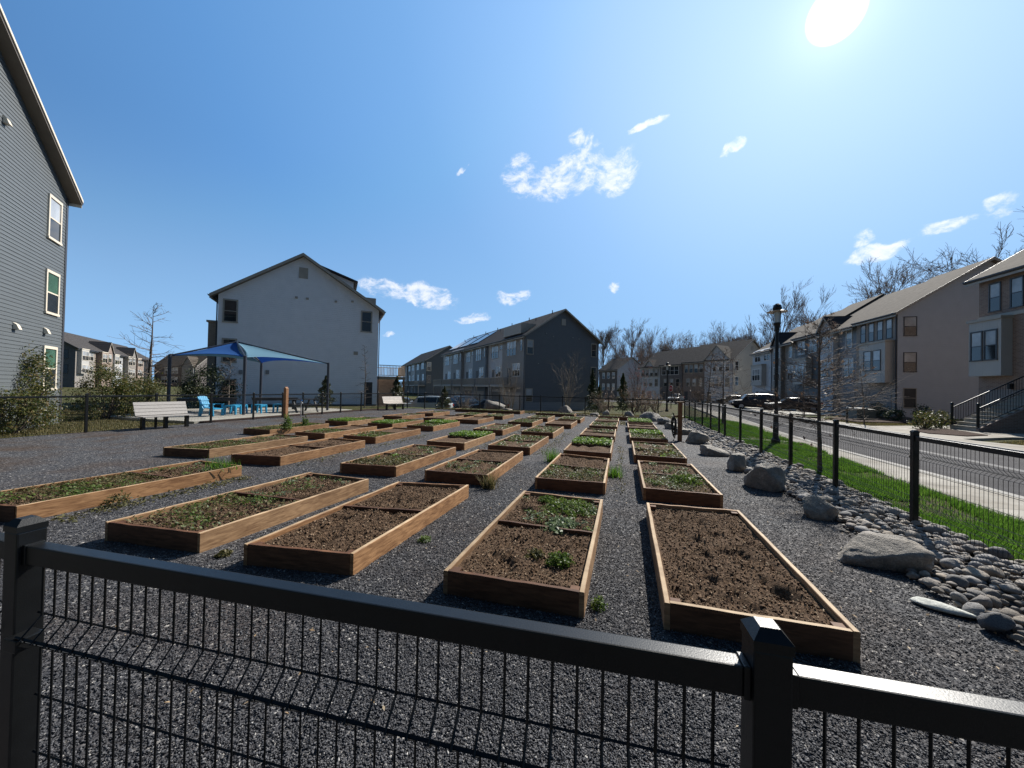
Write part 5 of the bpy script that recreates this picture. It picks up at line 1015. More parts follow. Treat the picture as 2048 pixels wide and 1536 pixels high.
def bare_tree(seed, H, trunk_frac=.4, r=.2, levels=4, spread=.55, nb=(4, 4, 4, 3), up=.06, twig=.006, forks=2, lean=0.0, ratio=.62):
    rng = np.random.default_rng(seed); trunk, limbs = [], []
    P, rr, d = branch(rng, (0, 0, -.15), (lean, 0, 1), H * trunk_frac, r, r * .72, 6, .05, .05); trunk.append((P, rr))
    def grow(P, rr, d, L, lev):
        if lev >= levels: return
        n = nb[lev]
        for k in range(n):
            t = 1.0 if k < (forks if lev == 0 else 1) else rng.uniform(.35, .97)
            i = min(int(t * (len(P) - 1)), len(P) - 2); f = t * (len(P) - 1) - i; p = P[i] * (1 - f) + P[i + 1] * f; dd = P[i + 1] - P[i]; dd /= np.linalg.norm(dd)
            a = rng.uniform(.3, 1.2) * spread * (.7 if k < forks else 1.25); nd = turn(rng, dd, a); ll = L * rng.uniform(.55, 1.1); q = max(rr[i] * ratio, twig)
            B = branch(rng, p, nd, ll, q, max(q * .45, twig * .7), 5 if lev < 2 else 4, .13, up); limbs.append((B[0], B[1])); grow(B[0], B[1], B[2], ll * .62, lev + 1)
    grow(P, rr, d, H * (1 - trunk_frac) * .72, 0)
    return trunk, limbs
def tree_obj(name, label, cat, loc, trunk, limbs, bark, twigm, group=None, rz=0, leaves=None):
    t = thing(name, label, cat, loc, rz, group)
    npmesh('trunk', *tubes(trunk, 8), M[bark], t, smooth=True)
    big = [b for b in limbs if b[1][0] > .02]; small = [b for b in limbs if b[1][0] <= .02]; parts = []
    if big: parts.append(tubes(big, 5))
    if small: parts.append(tubes(small, 3))
    npmesh('crown', *merge(*parts), M[twigm], t, smooth=False)
    if leaves is not None: tag(npmesh('leaves', leaves[0], leaves[1], M[leaves[2]], t), kind='stuff')
    return t
# far wood behind the houses: a few grown kinds, each tree standing on its own
def wood():
    kinds = []
    for k, (H, tf, sp, up) in enumerate(((26, .42, .5, .09), (24, .35, .62, .05), (28, .5, .42, .12), (20, .3, .7, .03), (25, .55, .55, .08))):
        tr, lb = bare_tree(40 + k, H, tf, .30, 5, sp, (6, 6, 6, 5, 4), up, .018, 3); kinds.append((tr, lb))
    protos = {}
    spots = [(1208, 118, 0, .85), (1258, 122, 2, .8), (1292, 110, 3, .72), (1318, 112, 1, .78), (1340, 105, 0, .62), (1372, 112, 1, .72), (1405, 100, 3, .7), (1432, 104, 4, .62), (1462, 98, 0, .68), (1488, 98, 4, .70), (1512, 92, 2, .5), (1538, 88, 2, .84), (1575, 90, 3, .72), (1606, 84, 1, .64), (1640, 78, 3, .74), (1664, 76, 4, .58), (1710, 70, 1, 1.02), (1752, 74, 3, .62), (1790, 70, 3, .66), (1828, 66, 4, .62), (1868, 62, 0, .6), (1905, 60, 3, .72), (1945, 56, 1, .74), (1975, 56, 0, .72), (2015, 52, 3, .98), (2046, 50, 1, .95),
             (1230, 135, 4, .6), (1275, 135, 1, .62), (1300, 128, 4, .58), (1355, 125, 3, .62), (1390, 120, 0, .56), (1420, 122, 1, .58), (1450, 115, 3, .62), (1500, 108, 1, .62), (1525, 104, 3, .62), (1555, 104, 4, .6), (1590, 100, 0, .6), (1625, 95, 4, .62)]
    where = ['behind the brick house past the grey row', 'rising over the cream gable row', 'behind the street row roofs', 'above the brown roof of the brick house with stairs']
    for i, (px, d, k, sc) in enumerate(spots):
        lat = (px - 1024) / 740 * d; x, y = lat * .958 - d * .287, lat * .287 + d * .958
        if px < 1280: lb, gr = 'bare tall tree in the wood behind the dark brick house with grey gable', 'wood behind the dark brick house'
        elif px < 1540: lb, gr = 'bare tree of the wood rising over the far corner row', 'wood behind the far corner row'
        elif px < 1690: lb, gr = 'bare grey tree rising over the street row roofs beside the lamp', 'wood behind the street row'
        elif px < 1735: lb, gr = 'lone wide fan shaped bare tree standing over the brown roofs', 'wood behind the street row'
        else: lb, gr = 'bare tree above the brown roofs of the tan end house', 'wood behind the tan end house'
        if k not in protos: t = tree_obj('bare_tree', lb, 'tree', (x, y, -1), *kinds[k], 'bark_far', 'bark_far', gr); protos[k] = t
        else: t = copy_tree(protos[k]); tag(t, lb, 'tree', gr)
        t.location = (x, y, -1); t.rotation_euler = (0, 0, i * 2.4); sc *= 1.14; t.scale = (sc * 1.1, sc * 1.1, sc)
    # brush that reads as one mass under the trunks
    rng = np.random.default_rng(77); P = []
    for i in range(330):
        px = rng.uniform(1195, 1720); d = 130 - (px - 1200) * .085 + rng.uniform(-3, 8); lat = (px - 1024) / 740 * d; x, y = lat * .958 - d * .287, lat * .287 + d * .958
        h = rng.uniform(11, 23) * (.85 + .15 * math.sin(px * .045)); bend = rng.normal(0, .8, 2); st = np.array([[x, y, -1], [x + bend[0] * .4, y, h * .35], [x + bend[0], y, h * .7], [x + bend[0] * 1.5, y, h]]); P.append((st, (.13, .10, .06, .02)))
        for k in range(15):
            t = rng.uniform(.3, .95); q = st[1] + (st[3] - st[1]) * t; L_ = h * .22 * (1.25 - t); a_ = rng.uniform(0, 6.28); e = q + np.array([math.cos(a_) * L_ * .6, math.sin(a_) * L_ * .6, L_]); P.append((np.array([q, (q + e) / 2 + rng.normal(0, .15, 3), e]), (.035, .025, .012)))
            for m in range(2): P.append((np.array([(q + e) / 2, (q + e) / 2 + rng.normal(0, L_ * .25, 3) + [0, 0, L_ * .4]]), (.02, .01)))
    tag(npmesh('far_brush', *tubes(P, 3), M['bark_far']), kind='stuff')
wood()
def pinoak(name, label, loc, H, seed, clear=.35, rad=1.3, n=46, tw=7, bark='bark', twigm='twig', r=.07, twr=.003, dry=0, group=None, up=.02):
    """young street tree: one leader, tiers of level branches full of fine twigs"""
    rng = np.random.default_rng(seed); P, rr, d = branch(rng, (0, 0, -.1), (0, 0, 1), H + .1, r, .008, 10, .02, .05); limbs = []; tips = []
    for k in range(n):
        t = clear + (1 - clear) * (k + rng.uniform(0, 1)) / n; z = t * H; i = min(int(t * 9), 8); p = P[i] * (1 - (t * 9 - i)) + P[i + 1] * (t * 9 - i); a = rng.uniform(0, 2 * np.pi)
        L = rad * (1.05 - .75 * ((t - clear) / (1 - clear)) ** 1.2) * rng.uniform(.6, 1.1); dz = .05 + .75 * ((t - clear) / (1 - clear)) ** 2
        B = branch(rng, p, (math.cos(a), math.sin(a), dz), L, max(rr[i] * .35, twr * 2), twr, 6, .12, up); limbs.append(B[:2])
        for j in range(tw):
            s = rng.uniform(.2, 1); q = B[0][min(int(s * 5), 4)]; e = branch(rng, q, turn(rng, B[2], rng.uniform(.4, 1.1)), L * rng.uniform(.2, .5), twr, twr * .6, 4, .2, .02); limbs.append(e[:2]); tips.append(e[0][-1]); tips.append(e[0][2])
    lv = None
    if dry: T = np.array(tips); T = T[rng.uniform(size=len(T)) < dry] + rng.normal(0, .03, (int(1), 3)); lv = (*leaf_cloud(T, .07, rng=rng), 'brownleaf')
    return tree_obj(name, label, 'tree', loc, [(P, rr)], limbs, bark, twigm, group, leaves=lv)
pinoak('street_tree', 'bare young tree with spreading twigs right behind the wire fence, on the verge', (4.0, 9.35, 0), 3.1, 8, .34, 1.25, 90, 22, r=.05, twr=.0022, dry=.05, group='street trees')
pinoak('street_tree', 'bare young tree near the black lamp post, further along the verge', (5.0, 21.6, 0), 3.7, 12, .3, 1.7, 50, 9, r=.06, twr=.005, dry=.3, group='street trees')
pinoak('street_tree', 'bare young tree on the verge before the pale far corner house', (5.4, 27.5, 0), 4.2, 13, .25, 1.7, 50, 9, r=.06, twr=.006, dry=.3, group='street trees')
pinoak('street_tree', 'sapling on the far sidewalk before the brick fronted end house', (13.4, 26.4, 0), 3.4, 14, .45, 1.0, 24, 6, r=.04, twr=.005, group='street trees')
pinoak('street_tree', 'sapling across the street by the driveway', (13.1, 33.0, 0), 3.6, 15, .4, 1.1, 26, 6, r=.04, twr=.006, dry=.2, group='street trees')
pinoak('young_tree', 'tall thin bare tree with level branches beside the sunlit row', (-27.0, 14.9, -.1), 6.2, 22, .22, 2.3, 34, 6, r=.11, twr=.009, bark='bark')
pinoak('young_tree', 'small bare tree with pale trunk before the brown bay of the white house', (-22.9, 16.6, -.1), 3.4, 25, .3, .95, 40, 7, r=.035, twr=.005, bark='bark_pale', dry=.1)
pinoak('young_tree', 'thin bare sapling standing against the white house wall', (-19.4, 24.5, -.1), 4.9, 27, .15, .9, 34, 5, r=.045, twr=.006)
def multistem(name, label, loc, H, seed, n=9, bark='bark_pale', leaf=None, spread=.28, nl=0, tw=.007):
    rng = np.random.default_rng(seed); st, tips, limbs = [], [], []
    for k in range(n):
        a = rng.uniform(0, 6.28); B = branch(rng, (rng.normal(0, .08), rng.normal(0, .08), -.1), (math.cos(a) * spread * rng.uniform(.3, 1.4), math.sin(a) * spread * rng.uniform(.3, 1.4), 1), H * rng.uniform(.7, 1.05), .03, .008, 7, .06, .02); st.append(B[:2])
        for j in range(9):
            q = B[0][rng.integers(2, 7)]; e = branch(rng, q, turn(rng, B[2], rng.uniform(.3, .9)), H * rng.uniform(.15, .32), tw, tw * .5, 4, .15, .05); limbs.append(e[:2]); tips += list(e[0][1:])
            for m in range(3): f = branch(rng, e[0][rng.integers(1, 4)], turn(rng, e[2], .6), H * .1, tw * .6, tw * .4, 3, .2, .03); limbs.append(f[:2]); tips += list(f[0][1:])
    lv = None
    if leaf and nl: T = np.array(tips)[rng.integers(0, len(tips), nl)] + rng.normal(0, .05, (nl, 3)); lv = (*leaf_cloud(T, .08, rng=rng), leaf)
    return tree_obj(name, label, 'shrub', loc, st, limbs, bark, bark, leaves=lv)
multistem('bare_shrub', 'multi stemmed bare shrub with pale twigs at the corner of the dark gabled house', (-9.6, 31.5, -.9), 4.6, 31, 12)
multistem('bare_shrub', 'upright multi stemmed bare shrub against the dark gable wall', (-4.4, 30.2, -.8), 4.6, 32, 9, spread=.14)
multistem('bare_shrub', 'round twiggy pinkish shrub beside the parked cars', (-13.8, 31.0, -.9), 2.4, 33, 14, spread=.5)
multistem('budding_tree', 'young tree flushed with red buds beyond the far fence', (1.3, 36.0, -.2), 4.6, 34, 10, bark='bark', leaf='redbud', nl=700, spread=.2)
multistem('dry_shrub', 'brown twiggy shrub under the red budding tree', (.7, 31.5, -.3), 2.1, 35, 16, leaf='brownleaf', nl=900, spread=.5)
multistem('dry_shrub', 'brown shrub mass beside the two pine saplings', (-1.3, 30.0, -.5), 1.9, 36, 16, leaf='brownleaf', nl=800, spread=.5)
multistem('dry_shrub', 'low brown shrub near the stop sign', (2.6, 33.5, -.1), 1.7, 37, 16, leaf='brownleaf', nl=900, spread=.6)
multistem('dry_shrub', 'brown shrub left of the second lamp, along the car park edge', (1.6, 30.6, -.3), 1.5, 38, 14, leaf='brownleaf', nl=800, spread=.6)
multistem('dry_shrub', 'bare brush across the street before the far corner row', (7.4, 58, -.1), 3.0, 39, 18, bark='bark', leaf='brownleaf', nl=500, spread=.5)
multistem('dry_shrub', 'second bare brush clump before the pale corner house', (10.8, 60, -.1), 3.0, 40, 18, bark='bark', leaf='brownleaf', nl=400, spread=.5)
def shrub(name, label, loc, r, h, n, mat, seed, size=.1, cat='shrub', cone=False, group=None):
    rng = np.random.default_rng(seed); t = thing(name, label, cat, loc, 0, group); st = []; C = []
    for k in range(9 if not cone else 1):
        a = rng.uniform(0, 6.28); B = branch(rng, (0, 0, -.1), (math.cos(a) * .5, math.sin(a) * .5, 1) if not cone else (0, 0, 1), h * rng.uniform(.75, 1.0), .035, .008, 6, .08); st.append(B[:2]); C += list(B[0][2:])
    npmesh('stems', *tubes(st, 5), M['bark'], t)
    if cone:
        z = rng.uniform(.06, 1, n) ** .8; a = rng.uniform(0, 6.28, n); lay = .75 + .35 * np.sin(z * 26 + a * 1.5); rad = r * (1 - z) ** .85 * np.sqrt(rng.uniform(.15, 1, n)) * lay; P = np.column_stack([rad * np.cos(a), rad * np.sin(a), z * h])
    else:
        nc = 34; ca = rng.uniform(0, 6.28, nc); cz = rng.uniform(.12, .98, nc); cr = r * np.sqrt(rng.uniform(.1, 1, nc)) * np.sin(np.clip(cz * 2.4 + .55, 0, 3.14)) ** .7; cc = np.column_stack([cr * np.cos(ca), cr * np.sin(ca), cz * h]); k = rng.integers(0, nc, n); P = cc[k] + rng.normal(0, 1, (n, 3)) * np.array([r, r, h * .6]) * rng.uniform(.10, .22, nc)[k][:, None]; P[:, 2] = np.maximum(P[:, 2], .03)
    npmesh('foliage', *leaf_cloud(P, size, rng=rng), M[mat], t); return t
shrub('holly_bush', 'large leafy bush under the lowest window of the slate blue house', (-19.9, 7.35, -.1), 1.0, 2.5, 8000, 'holly', 51, .085)
shrub('holly_bush', 'broad leafy bush between the slate blue house and the thin bare tree', (-22.2, 10.7, -.1), 1.05, 2.3, 8000, 'holly', 52, .085)
shrub('holly_bush', 'lower leafy bush around the foot of the thin bare tree', (-24.6, 13.2, -.1), 1.05, 1.8, 6500, 'holly', 53, .09)
shrub('holly_bush', 'small leafy bush low before the first tall one, half behind a fence post', (-18.2, 6.6, -.1), .8, 1.2, 4000, 'holly', 54, .085)
shrub('dark_evergreen', 'dark evergreen bush between the bare sapling and the brown bay', (-26.5, 17.9, -.2), 1.5, 2.6, 7000, 'evergreen', 55, .12)
shrub('magnolia_bush', 'conical glossy bush against the white wall, next to the canopy post', (-21.0, 22.2, -.1), .95, 2.4, 3000, 'magnolia', 56, .13, cone=True)
shrub('magnolia_bush', 'glossy bush in front of the deck of the white house', (-18.6, 27.6, -.4), 1.1, 2.9, 3000, 'magnolia', 57, .14, cone=True)
shrub('magnolia_bush', 'glossy bush hiding the middle of the white parked car', (-15.1, 29.6, -.8), 1.05, 2.5, 2400, 'magnolia', 58, .14, cone=True)
shrub('dark_evergreen', 'tall dark evergreen sapling against the dark gable wall', (-2.6, 33.5, -.7), .9, 4.2, 3600, 'evergreen', 59, .14, cone=True, cat='tree')
shrub('pine_sapling', 'loose yellow green pine sapling at the right corner of the dark gable', (.0, 34.2, -.5), 1.0, 3.7, 3000, 'pine', 60, .16, cone=True, cat='tree')
shrub('pine_sapling', 'short yellow green pine sapling touching the tall dark evergreen', (-1.9, 32.0, -.6), .75, 2.7, 1800, 'pine', 61, .14, cone=True, cat='tree')
for i, (x, y, r, hh, lb) in enumerate(((16.4, 25.9, .6, 1.0, 'leafy bush in the mulch island nearest the stairs'), (15.0, 24.6, .5, .9, 'leafy bush in the mulch island on its street side'), (20.0, 33.0, .6, 1.1, 'dark round bush against the tan end wall by the stairs'), (18.7, 34.8, .6, 1.0, 'shaded bush against the tan end wall under the dark window'), (19.8, 37.6, .6, 1.2, 'shaded bush at the corner of the tan end house'), (17.8, 31.6, .5, .8, 'low shaded bush in the house bed by the tan wall'))):
    shrub('round_bush', lb, (x, y, -.05), r, hh, 900, 'holly' if i < 2 else 'evergreen', 70 + i, .10)

# ------------------------------------------------------------------ shade canopy over the patio
def canopy():
    W3 = lambda X, d: Vector((X * .958 - d * .287, X * .287 + d * .958, 0)); A, B, B2, A2 = W3(-13.9, 19.2), W3(-11.9, 23.9), W3(-16.5, 24.3), W3(-17.9, 19.3)
    cn = [A, B, B2, A2]; c = sum(cn, Vector()) / 4; t = thing('shade_canopy', 'blue and pale teal shade canopy on four dark posts over the patio', 'canopy', c)
    Z = (3.0, 3.0, 3.0, 3.0); ap = Vector((-1.1, -.33, 4.05)); tops = [p - c + Vector((0, 0, z)) for p, z in zip(cn, Z)]
    for p, tp in zip(cn, tops):
        q = p - c; MB().tube([(q.x, q.y, -.1), (q.x, q.y, 3.06)], .075, 10).build('post', M['gutter'], t, smooth=False)
        MB().tube([tp, ap], .045, 8).build('hip_rafter', M['gutter'], t)
    n = 18
    for k in range(4):
        p, q = tops[k], tops[(k + 1) % 4]; V = []
        for i in range(n + 1):
            v = i / n
            for j in range(n + 1):
                u = j / n; e = p.lerp(q, u); m = (p + q) / 2
                # hem drawn in between the posts, seams drawn in from the rafters
                e = e + (ap - m) * (.17 * 4 * u * (1 - u)); x = e.lerp(ap, v)
                mid = ((p + q) / 2).lerp(ap, .4); s = .16 * 4 * v * (1 - v) * abs(2 * u - 1) ** 2; x = x.lerp(mid, s * (1 - v * .3)); x = x + Vector((0, 0, -.10 * math.sin(math.pi * v) * 4 * u * (1 - u) - .02)); V.append(x)
        F = [(i * (n + 1) + j, i * (n + 1) + j + 1, (i + 1) * (n + 1) + j + 1, (i + 1) * (n + 1) + j) for i in range(n) for j in range(n)]
        mb = MB(); mb.add(V, F); o = mb.build('fabric_panel', M['teal' if k in (0, 2) else 'blue'], t, smooth=True); md = o.modifiers.new('thick', 'SOLIDIFY'); md.thickness = .012
    return t
canopy()

# ------------------------------------------------------------------ patio chairs and tables, benches
def adirondack(loc, rz, label):
    t = thing('patio_chair', label, 'chair', loc, rz, 'turquoise patio chairs'); m = M['chair_blue']
    mb = MB(); T = Matrix.Rotation(R(8), 4, 'Y'); mb.box(-.26, .26, -.27, .27, .36, .40, T=T); mb.build('seat', m, t, bevel=.008)
    b = MB()
    for k in range(5): T = Matrix.Translation((-.27, -.24 + k * .12, .36)) @ Matrix.Rotation(R(-22), 4, 'Y'); b.box(-.015, .015, -.052, .052, 0, .62 + .05 * (2 - abs(k - 2)), T=T)
    T = Matrix.Translation((-.27, 0, .36)) @ Matrix.Rotation(R(-22), 4, 'Y'); b.box(.0155, .04, -.3, .3, .4, .46, T=T); b.build('backrest', m, t)
    for s in (-1, 1):
        MB().box(-.32, .32, s * .33 - .06, s * .33 + .06, .56, .59).build('armrest', m, t, bevel=.008)
        MB().prism([(.2, 0), (.32, 0), (.28, .559), (.2, .559)], s * .33 - .02, s * .33 + .02, 'y').build('leg', m, t); MB().prism([(-.4, 0), (-.28, 0), (-.16, .36), (-.28, .559), (-.33, .559)], s * .33 - .02, s * .33 + .02, 'y').build('leg', m, t)
    return t
def low_table(loc, rz, label):
    t = thing('side_table', label, 'table', loc, rz, 'turquoise low tables'); m = M['chair_blue']; MB().box(-.28, .28, -.24, .24, .44, .48).build('tabletop', m, t, bevel=.01)
    for a in (-1, 1):
        for b in (-1, 1): MB().prism([(a * .25 - .05, .44), (a * .25 + .05, .44), (a * .25 + .035 + a * .03, 0), (a * .25 - .035 + a * .03, 0)], b * .19 - .03, b * .19 + .03, 'y').build('leg', m, t)
        MB().box(a * .25 - .02, a * .25 + .02, -.155, .155, .37, .439).build('apron', m, t)
    return t
adirondack((-19.3, 13.2, 0), .35, 'turquoise slatted chair facing the table at the patio edge')
low_table((-19.5, 14.35, 0), .3, 'turquoise low table closest to the slatted chair'); low_table((-19.9, 15.0, 0), .5, 'turquoise low table behind the canopy post'); low_table((-19.3, 15.65, 0), .2, 'turquoise low table between two fence posts'); low_table((-19.0, 16.7, 0), .3, 'turquoise low table beside the wooden post')
def long_table(loc, rz, L, label):
    t = thing('long_table', label, 'table', loc, rz); MB().box(-L / 2, L / 2, -.4, .4, .72, .77).build('tabletop', M['dark_table'], t, bevel=.006); MB().box(-L / 2 + .05, L / 2 - .05, -.36, .36, .60, .719).build('apron', M['dark_table'], t)
    for a in (-1, 1):
        for b in (-1, 1): MB().box(a * (L / 2 - .15) - .05, a * (L / 2 - .15) + .05, b * .28 - .05, b * .28 + .05, 0, .599).build('leg', M['dark_table'], t)
long_table((-22.3, 15.0, 0), R(70), 2.6, 'dark long table behind the turquoise chair under the canopy'); long_table((-20.9, 18.0, 0), R(60), 2.4, 'dark long table under the canopy beside the white wall')
def picnic(loc, rz, label):
    t = thing('picnic_table', label, 'picnic table', loc, rz); m = M['dark_table']; tp = MB()
    for k in range(5): tp.box(-.9, .9, -.38 + k * .155, -.25 + k * .155, .72, .76)
    tp.build('tabletop', m, t)
    for s in (-1, 1):
        b = MB()
        for k in range(2): b.box(-.9, .9, s * .72 - .14 + k * .15, s * .72 - .01 + k * .15, .43, .47)
        b.build('bench', m, t)
    for a in (-.62, .62): f = MB(); f.prism([(-.3, .719), (-.18, .719), (-.62, 0), (-.76, 0)], a - .03, a + .03, 'x'); f.prism([(.3, .719), (.18, .719), (.62, 0), (.76, 0)], a - .03, a + .03, 'x'); f.build('leg_frame', m, t); c = MB(); c.box(a - .05, a - .031, -.85, .85, .34, .425); c.build('crossbar', m, t)
picnic((-18.4, 17.6, 0), R(75), 'dark slatted picnic table behind the wire fence by the canopy post'); 
def bench(loc, rz, L, label, slat):
    """faces +x; back on the -x side"""
    t = thing('park_bench', label, 'bench', loc, rz, 'slatted benches'); b = MB()
    for k in range(4): T = Matrix.Translation((-.20, 0, .46 + k * .115)) @ Matrix.Rotation(R(-20), 4, 'Y'); T = Matrix.Translation((-.19 - k * .042, 0, .47 + k * .113)) @ Matrix.Rotation(R(-20), 4, 'Y'); b.box(-.018, .018, -L / 2, L / 2, 0, .108, T=T)
    b.build('backrest', M[slat], t); s = MB()
    for k in range(4): s.box(-.18 + k * .115, -.075 + k * .115, -L / 2, L / 2, .425, .455)
    s.build('seat', M[slat], t)
    for y in (-L / 2 + .12, 0, L / 2 - .12):
        MB().box(-.06, .06, y - .045, y + .045, -.05, .424).build('leg', M['black'], t); MB().prism([(-.30, .44), (-.22, .43), (-.36, .90), (-.40, .88)], y - .03, y + .03, 'y').build('back_bracket', M['black'], t)
bench((-15.40, 9.0, 0), R(-4), 1.5, 'grey slatted bench beside the wire fence, near the leafy bushes', 'slat'); bench((-15.2, 22.4, 0), R(-14), 1.7, 'pale sunlit slatted bench near the parked white car', 'slat_pale')

# ------------------------------------------------------------------ posts, hose, lamps, signs
t = thing('wooden_post', 'square wooden post in front of the dark tables at the patio', 'post', (-15.75, 14.15, 0)); mb = MB(); mb.box(-.075, .075, -.075, .075, -.1, 1.42); mb.build('post', M['post_wood'], t, bevel=.006); MB().prism([(-.074, 1.421), (.074, 1.421), (0, 1.5)], -.074, .074, 'y').build('post_top', M['post_wood'], t)
t = thing('water_tap', 'thin standpipe with blue valve handle beside the wooden post', 'tap', (-15.7, 15.0, 0)); MB().tube([(0, 0, -.05), (0, 0, .78)], .022, 8).build('pipe', M['metal'], t); MB().tube([(0, 0, .70), (.06, 0, .72), (.1, 0, .66)], .02, 8).build('spout', M['metal'], t); MB().box(-.06, .06, -.025, .025, .79, .85).build('handle', M['bluehandle'], t, bevel=.008)
t = thing('wooden_post', 'square wooden post carrying the garden hose beside the boulders', 'post', (1.86, 13.6, 0)); MB().box(-.065, .065, -.065, .065, -.1, 1.28).build('post', M['post_wood'], t, bevel=.006); MB().box(-.11, .11, -.11, .11, 1.281, 1.33).build('cap', M['cedar_b'], t, bevel=.01); MB().box(-.2, -.066, -.03, .03, .80, .86).build('arm', M['post_wood'], t)
t = thing('garden_hose', 'black coiled hose hanging from the wooden post by the boulders', 'hose', (1.66, 13.52, .8)); mb = MB(); rr = random.Random(4)
for k in range(7):
    w = .05 + rr.uniform(-.02, .02); hgt = .24 + rr.uniform(-.05, .1); ox = rr.uniform(-.03, .03); oy = rr.uniform(-.05, .05)
    mb.tube([(ox + w * math.sin(a), oy + .02 * math.sin(3 * a), -hgt + hgt * math.cos(a) + rr.uniform(-.01, .01)) for a in [i * 2 * math.pi / 22 for i in range(23)]], .013, 6)
mb.build('coil', M['rubber'], t); MB().tube([(.02, 0, -.5), (.05, .03, -.68), (-.02, .02, -.79), (.12, -.1, -.79), (.3, -.25, -.79)], .013, 6).build('hose_end', M['rubber'], t); MB().tube([(0, 0, .02), (-.01, 0, .12), (-.05, 0, .14)], .02, 6).build('nozzle', M['rubber'], t)
def lamp(loc, label, H=4.55):
    t = thing('street_lamp', label, 'street lamp', loc, 0, 'street lamps'); mb = MB(); mb.lathe([(.0, 0), (.13, 0), (.13, .12), (.085, .2), (.075, .9), (.055, 1.1), (.055, H - .95), (.075, H - .93), (.085, H - .75), (.11, H - .7), (.11, H - .66), (0, H - .66)], 14); mb.build('pole', M['black'], t, smooth=False)
    MB().lathe([(0, H - .659), (.085, H - .659), (.088, H - .45), (.085, H - .30), (0, H - .30)], 14).build('globe', M['lampglass'], t)
    cg = MB()
    for k in range(4): a = k * math.pi / 2 + .4; cg.tube([(.125 * math.cos(a), .125 * math.sin(a), H - .66), (.125 * math.cos(a), .125 * math.sin(a), H - .3)], .012, 5)
    cg.build('cage', M['black'], t); MB().lathe([(0, H - .299), (.29, H - .30), (.30, H - .285), (.14, H - .24), (0, H - .24)], 20).build('shade_plate', M['lampbronze'], t); MB().lathe([(0, H - .239), (.11, H - .239), (.14, H - .16), (.11, H - .06), (.05, H - .01), (0, H)], 14).build('finial_cap', M['black'], t); return t
lamp((4.96, 14.53, 0), 'tall black street lamp on the verge beside the wire fence', 4.72); lamp((3.5, 33.0, 0), 'second black street lamp standing beyond the far fence by the stop sign', 4.1)
# stop sign: seen from a slant, red octagon with its white rim and word
def text_mesh(body, size, depth, mat, parent, M4):
    cu = bpy.data.curves.new('lettering', 'FONT'); cu.body = body; cu.size = size; cu.align_x = 'CENTER'; cu.align_y = 'CENTER'; cu.extrude = depth
    o = bpy.data.objects.new('lettering', cu); COL.objects.link(o); dg = bpy.context.evaluated_depsgraph_get(); me = bpy.data.meshes.new_from_object(o.evaluated_get(dg)); bpy.data.objects.remove(o); me.materials.clear(); me.materials.append(mat)
    me.transform(M4); return link(bpy.data.objects.new('lettering', me), parent)
t = thing('stop_sign', 'red stop sign on a thin post beyond the far fence, beside the second lamp', 'road sign', (4.96, 42.9, -.1), R(-62)); MB().box(-.03, .03, -.03, .03, -.1, 2.5).build('post', M['black'], t)
oc = [(.38 * math.cos(R(22.5 + 45 * k)), .38 * math.sin(R(22.5 + 45 * k))) for k in range(8)]; ow = [(x * .9, z * .9) for x, z in oc]
MB().prism([(x, z + 2.12) for x, z in oc], -.05, -.036, 'y').build('sign_face', [M['signwhite']], t); p = MB().prism([(x, z + 2.12) for x, z in ow], -.054, -.0505, 'y').build('sign_field', M['stopred'], t)
text_mesh('STOP', .26, .001, M['signwhite'], t, Matrix.Translation((0, -.056, 2.11)) @ Matrix.Rotation(R(90), 4, 'X'))
t = thing('road_sign', 'small faded pink and white sign by the red budding tree', 'road sign', (2.2, 34.5, 0), R(-10)); MB().box(-.025, .025, -.02, .02, -.2, 1.75).build('post', M['metal'], t); MB().box(-.2, .2, -.04, -.022, 1.05, 1.7).build('sign_face', M['signpink'], t, bevel=.003)
# bollard, utility box, heat pump
t = thing('bollard', 'short dark bollard at the kerb by the small lawn across the street', 'bollard', (13.3, 27.9, 0)); MB().lathe([(0, 0), (.06, 0), (.06, .75), (.075, .76), (.075, .8), (.04, .86), (0, .87)], 12).build('shaft', M['black'], t); MB().lathe([(0, .88), (.05, .88), (.03, .95), (0, .96)], 12).build('cap', M['util_top'], t)
t = thing('utility_box', 'low green utility box with pale lid before the garage of the end house', 'utility box', (16.4, 32.6, 0), R(4)); MB().box(-.55, .55, -.45, .45, -.1, .72).build('cabinet', M['util'], t, bevel=.015); MB().box(-.6, .1, -.48, .48, .721, .78).build('lid', M['util_top'], t, bevel=.01)
t = thing('heat_pump', 'dark heat pump unit at the foot of the tan end wall', 'heat pump', (19.2, 36.9, 0), R(4)); MB().box(-.4, .4, -.35, .35, -.05, .8).build('casing', M['util'], t, bevel=.02); MB().lathe([(0, .801), (.3, .801), (.3, .83), (0, .84)], 16).build('fan_grille', M['black'], t)

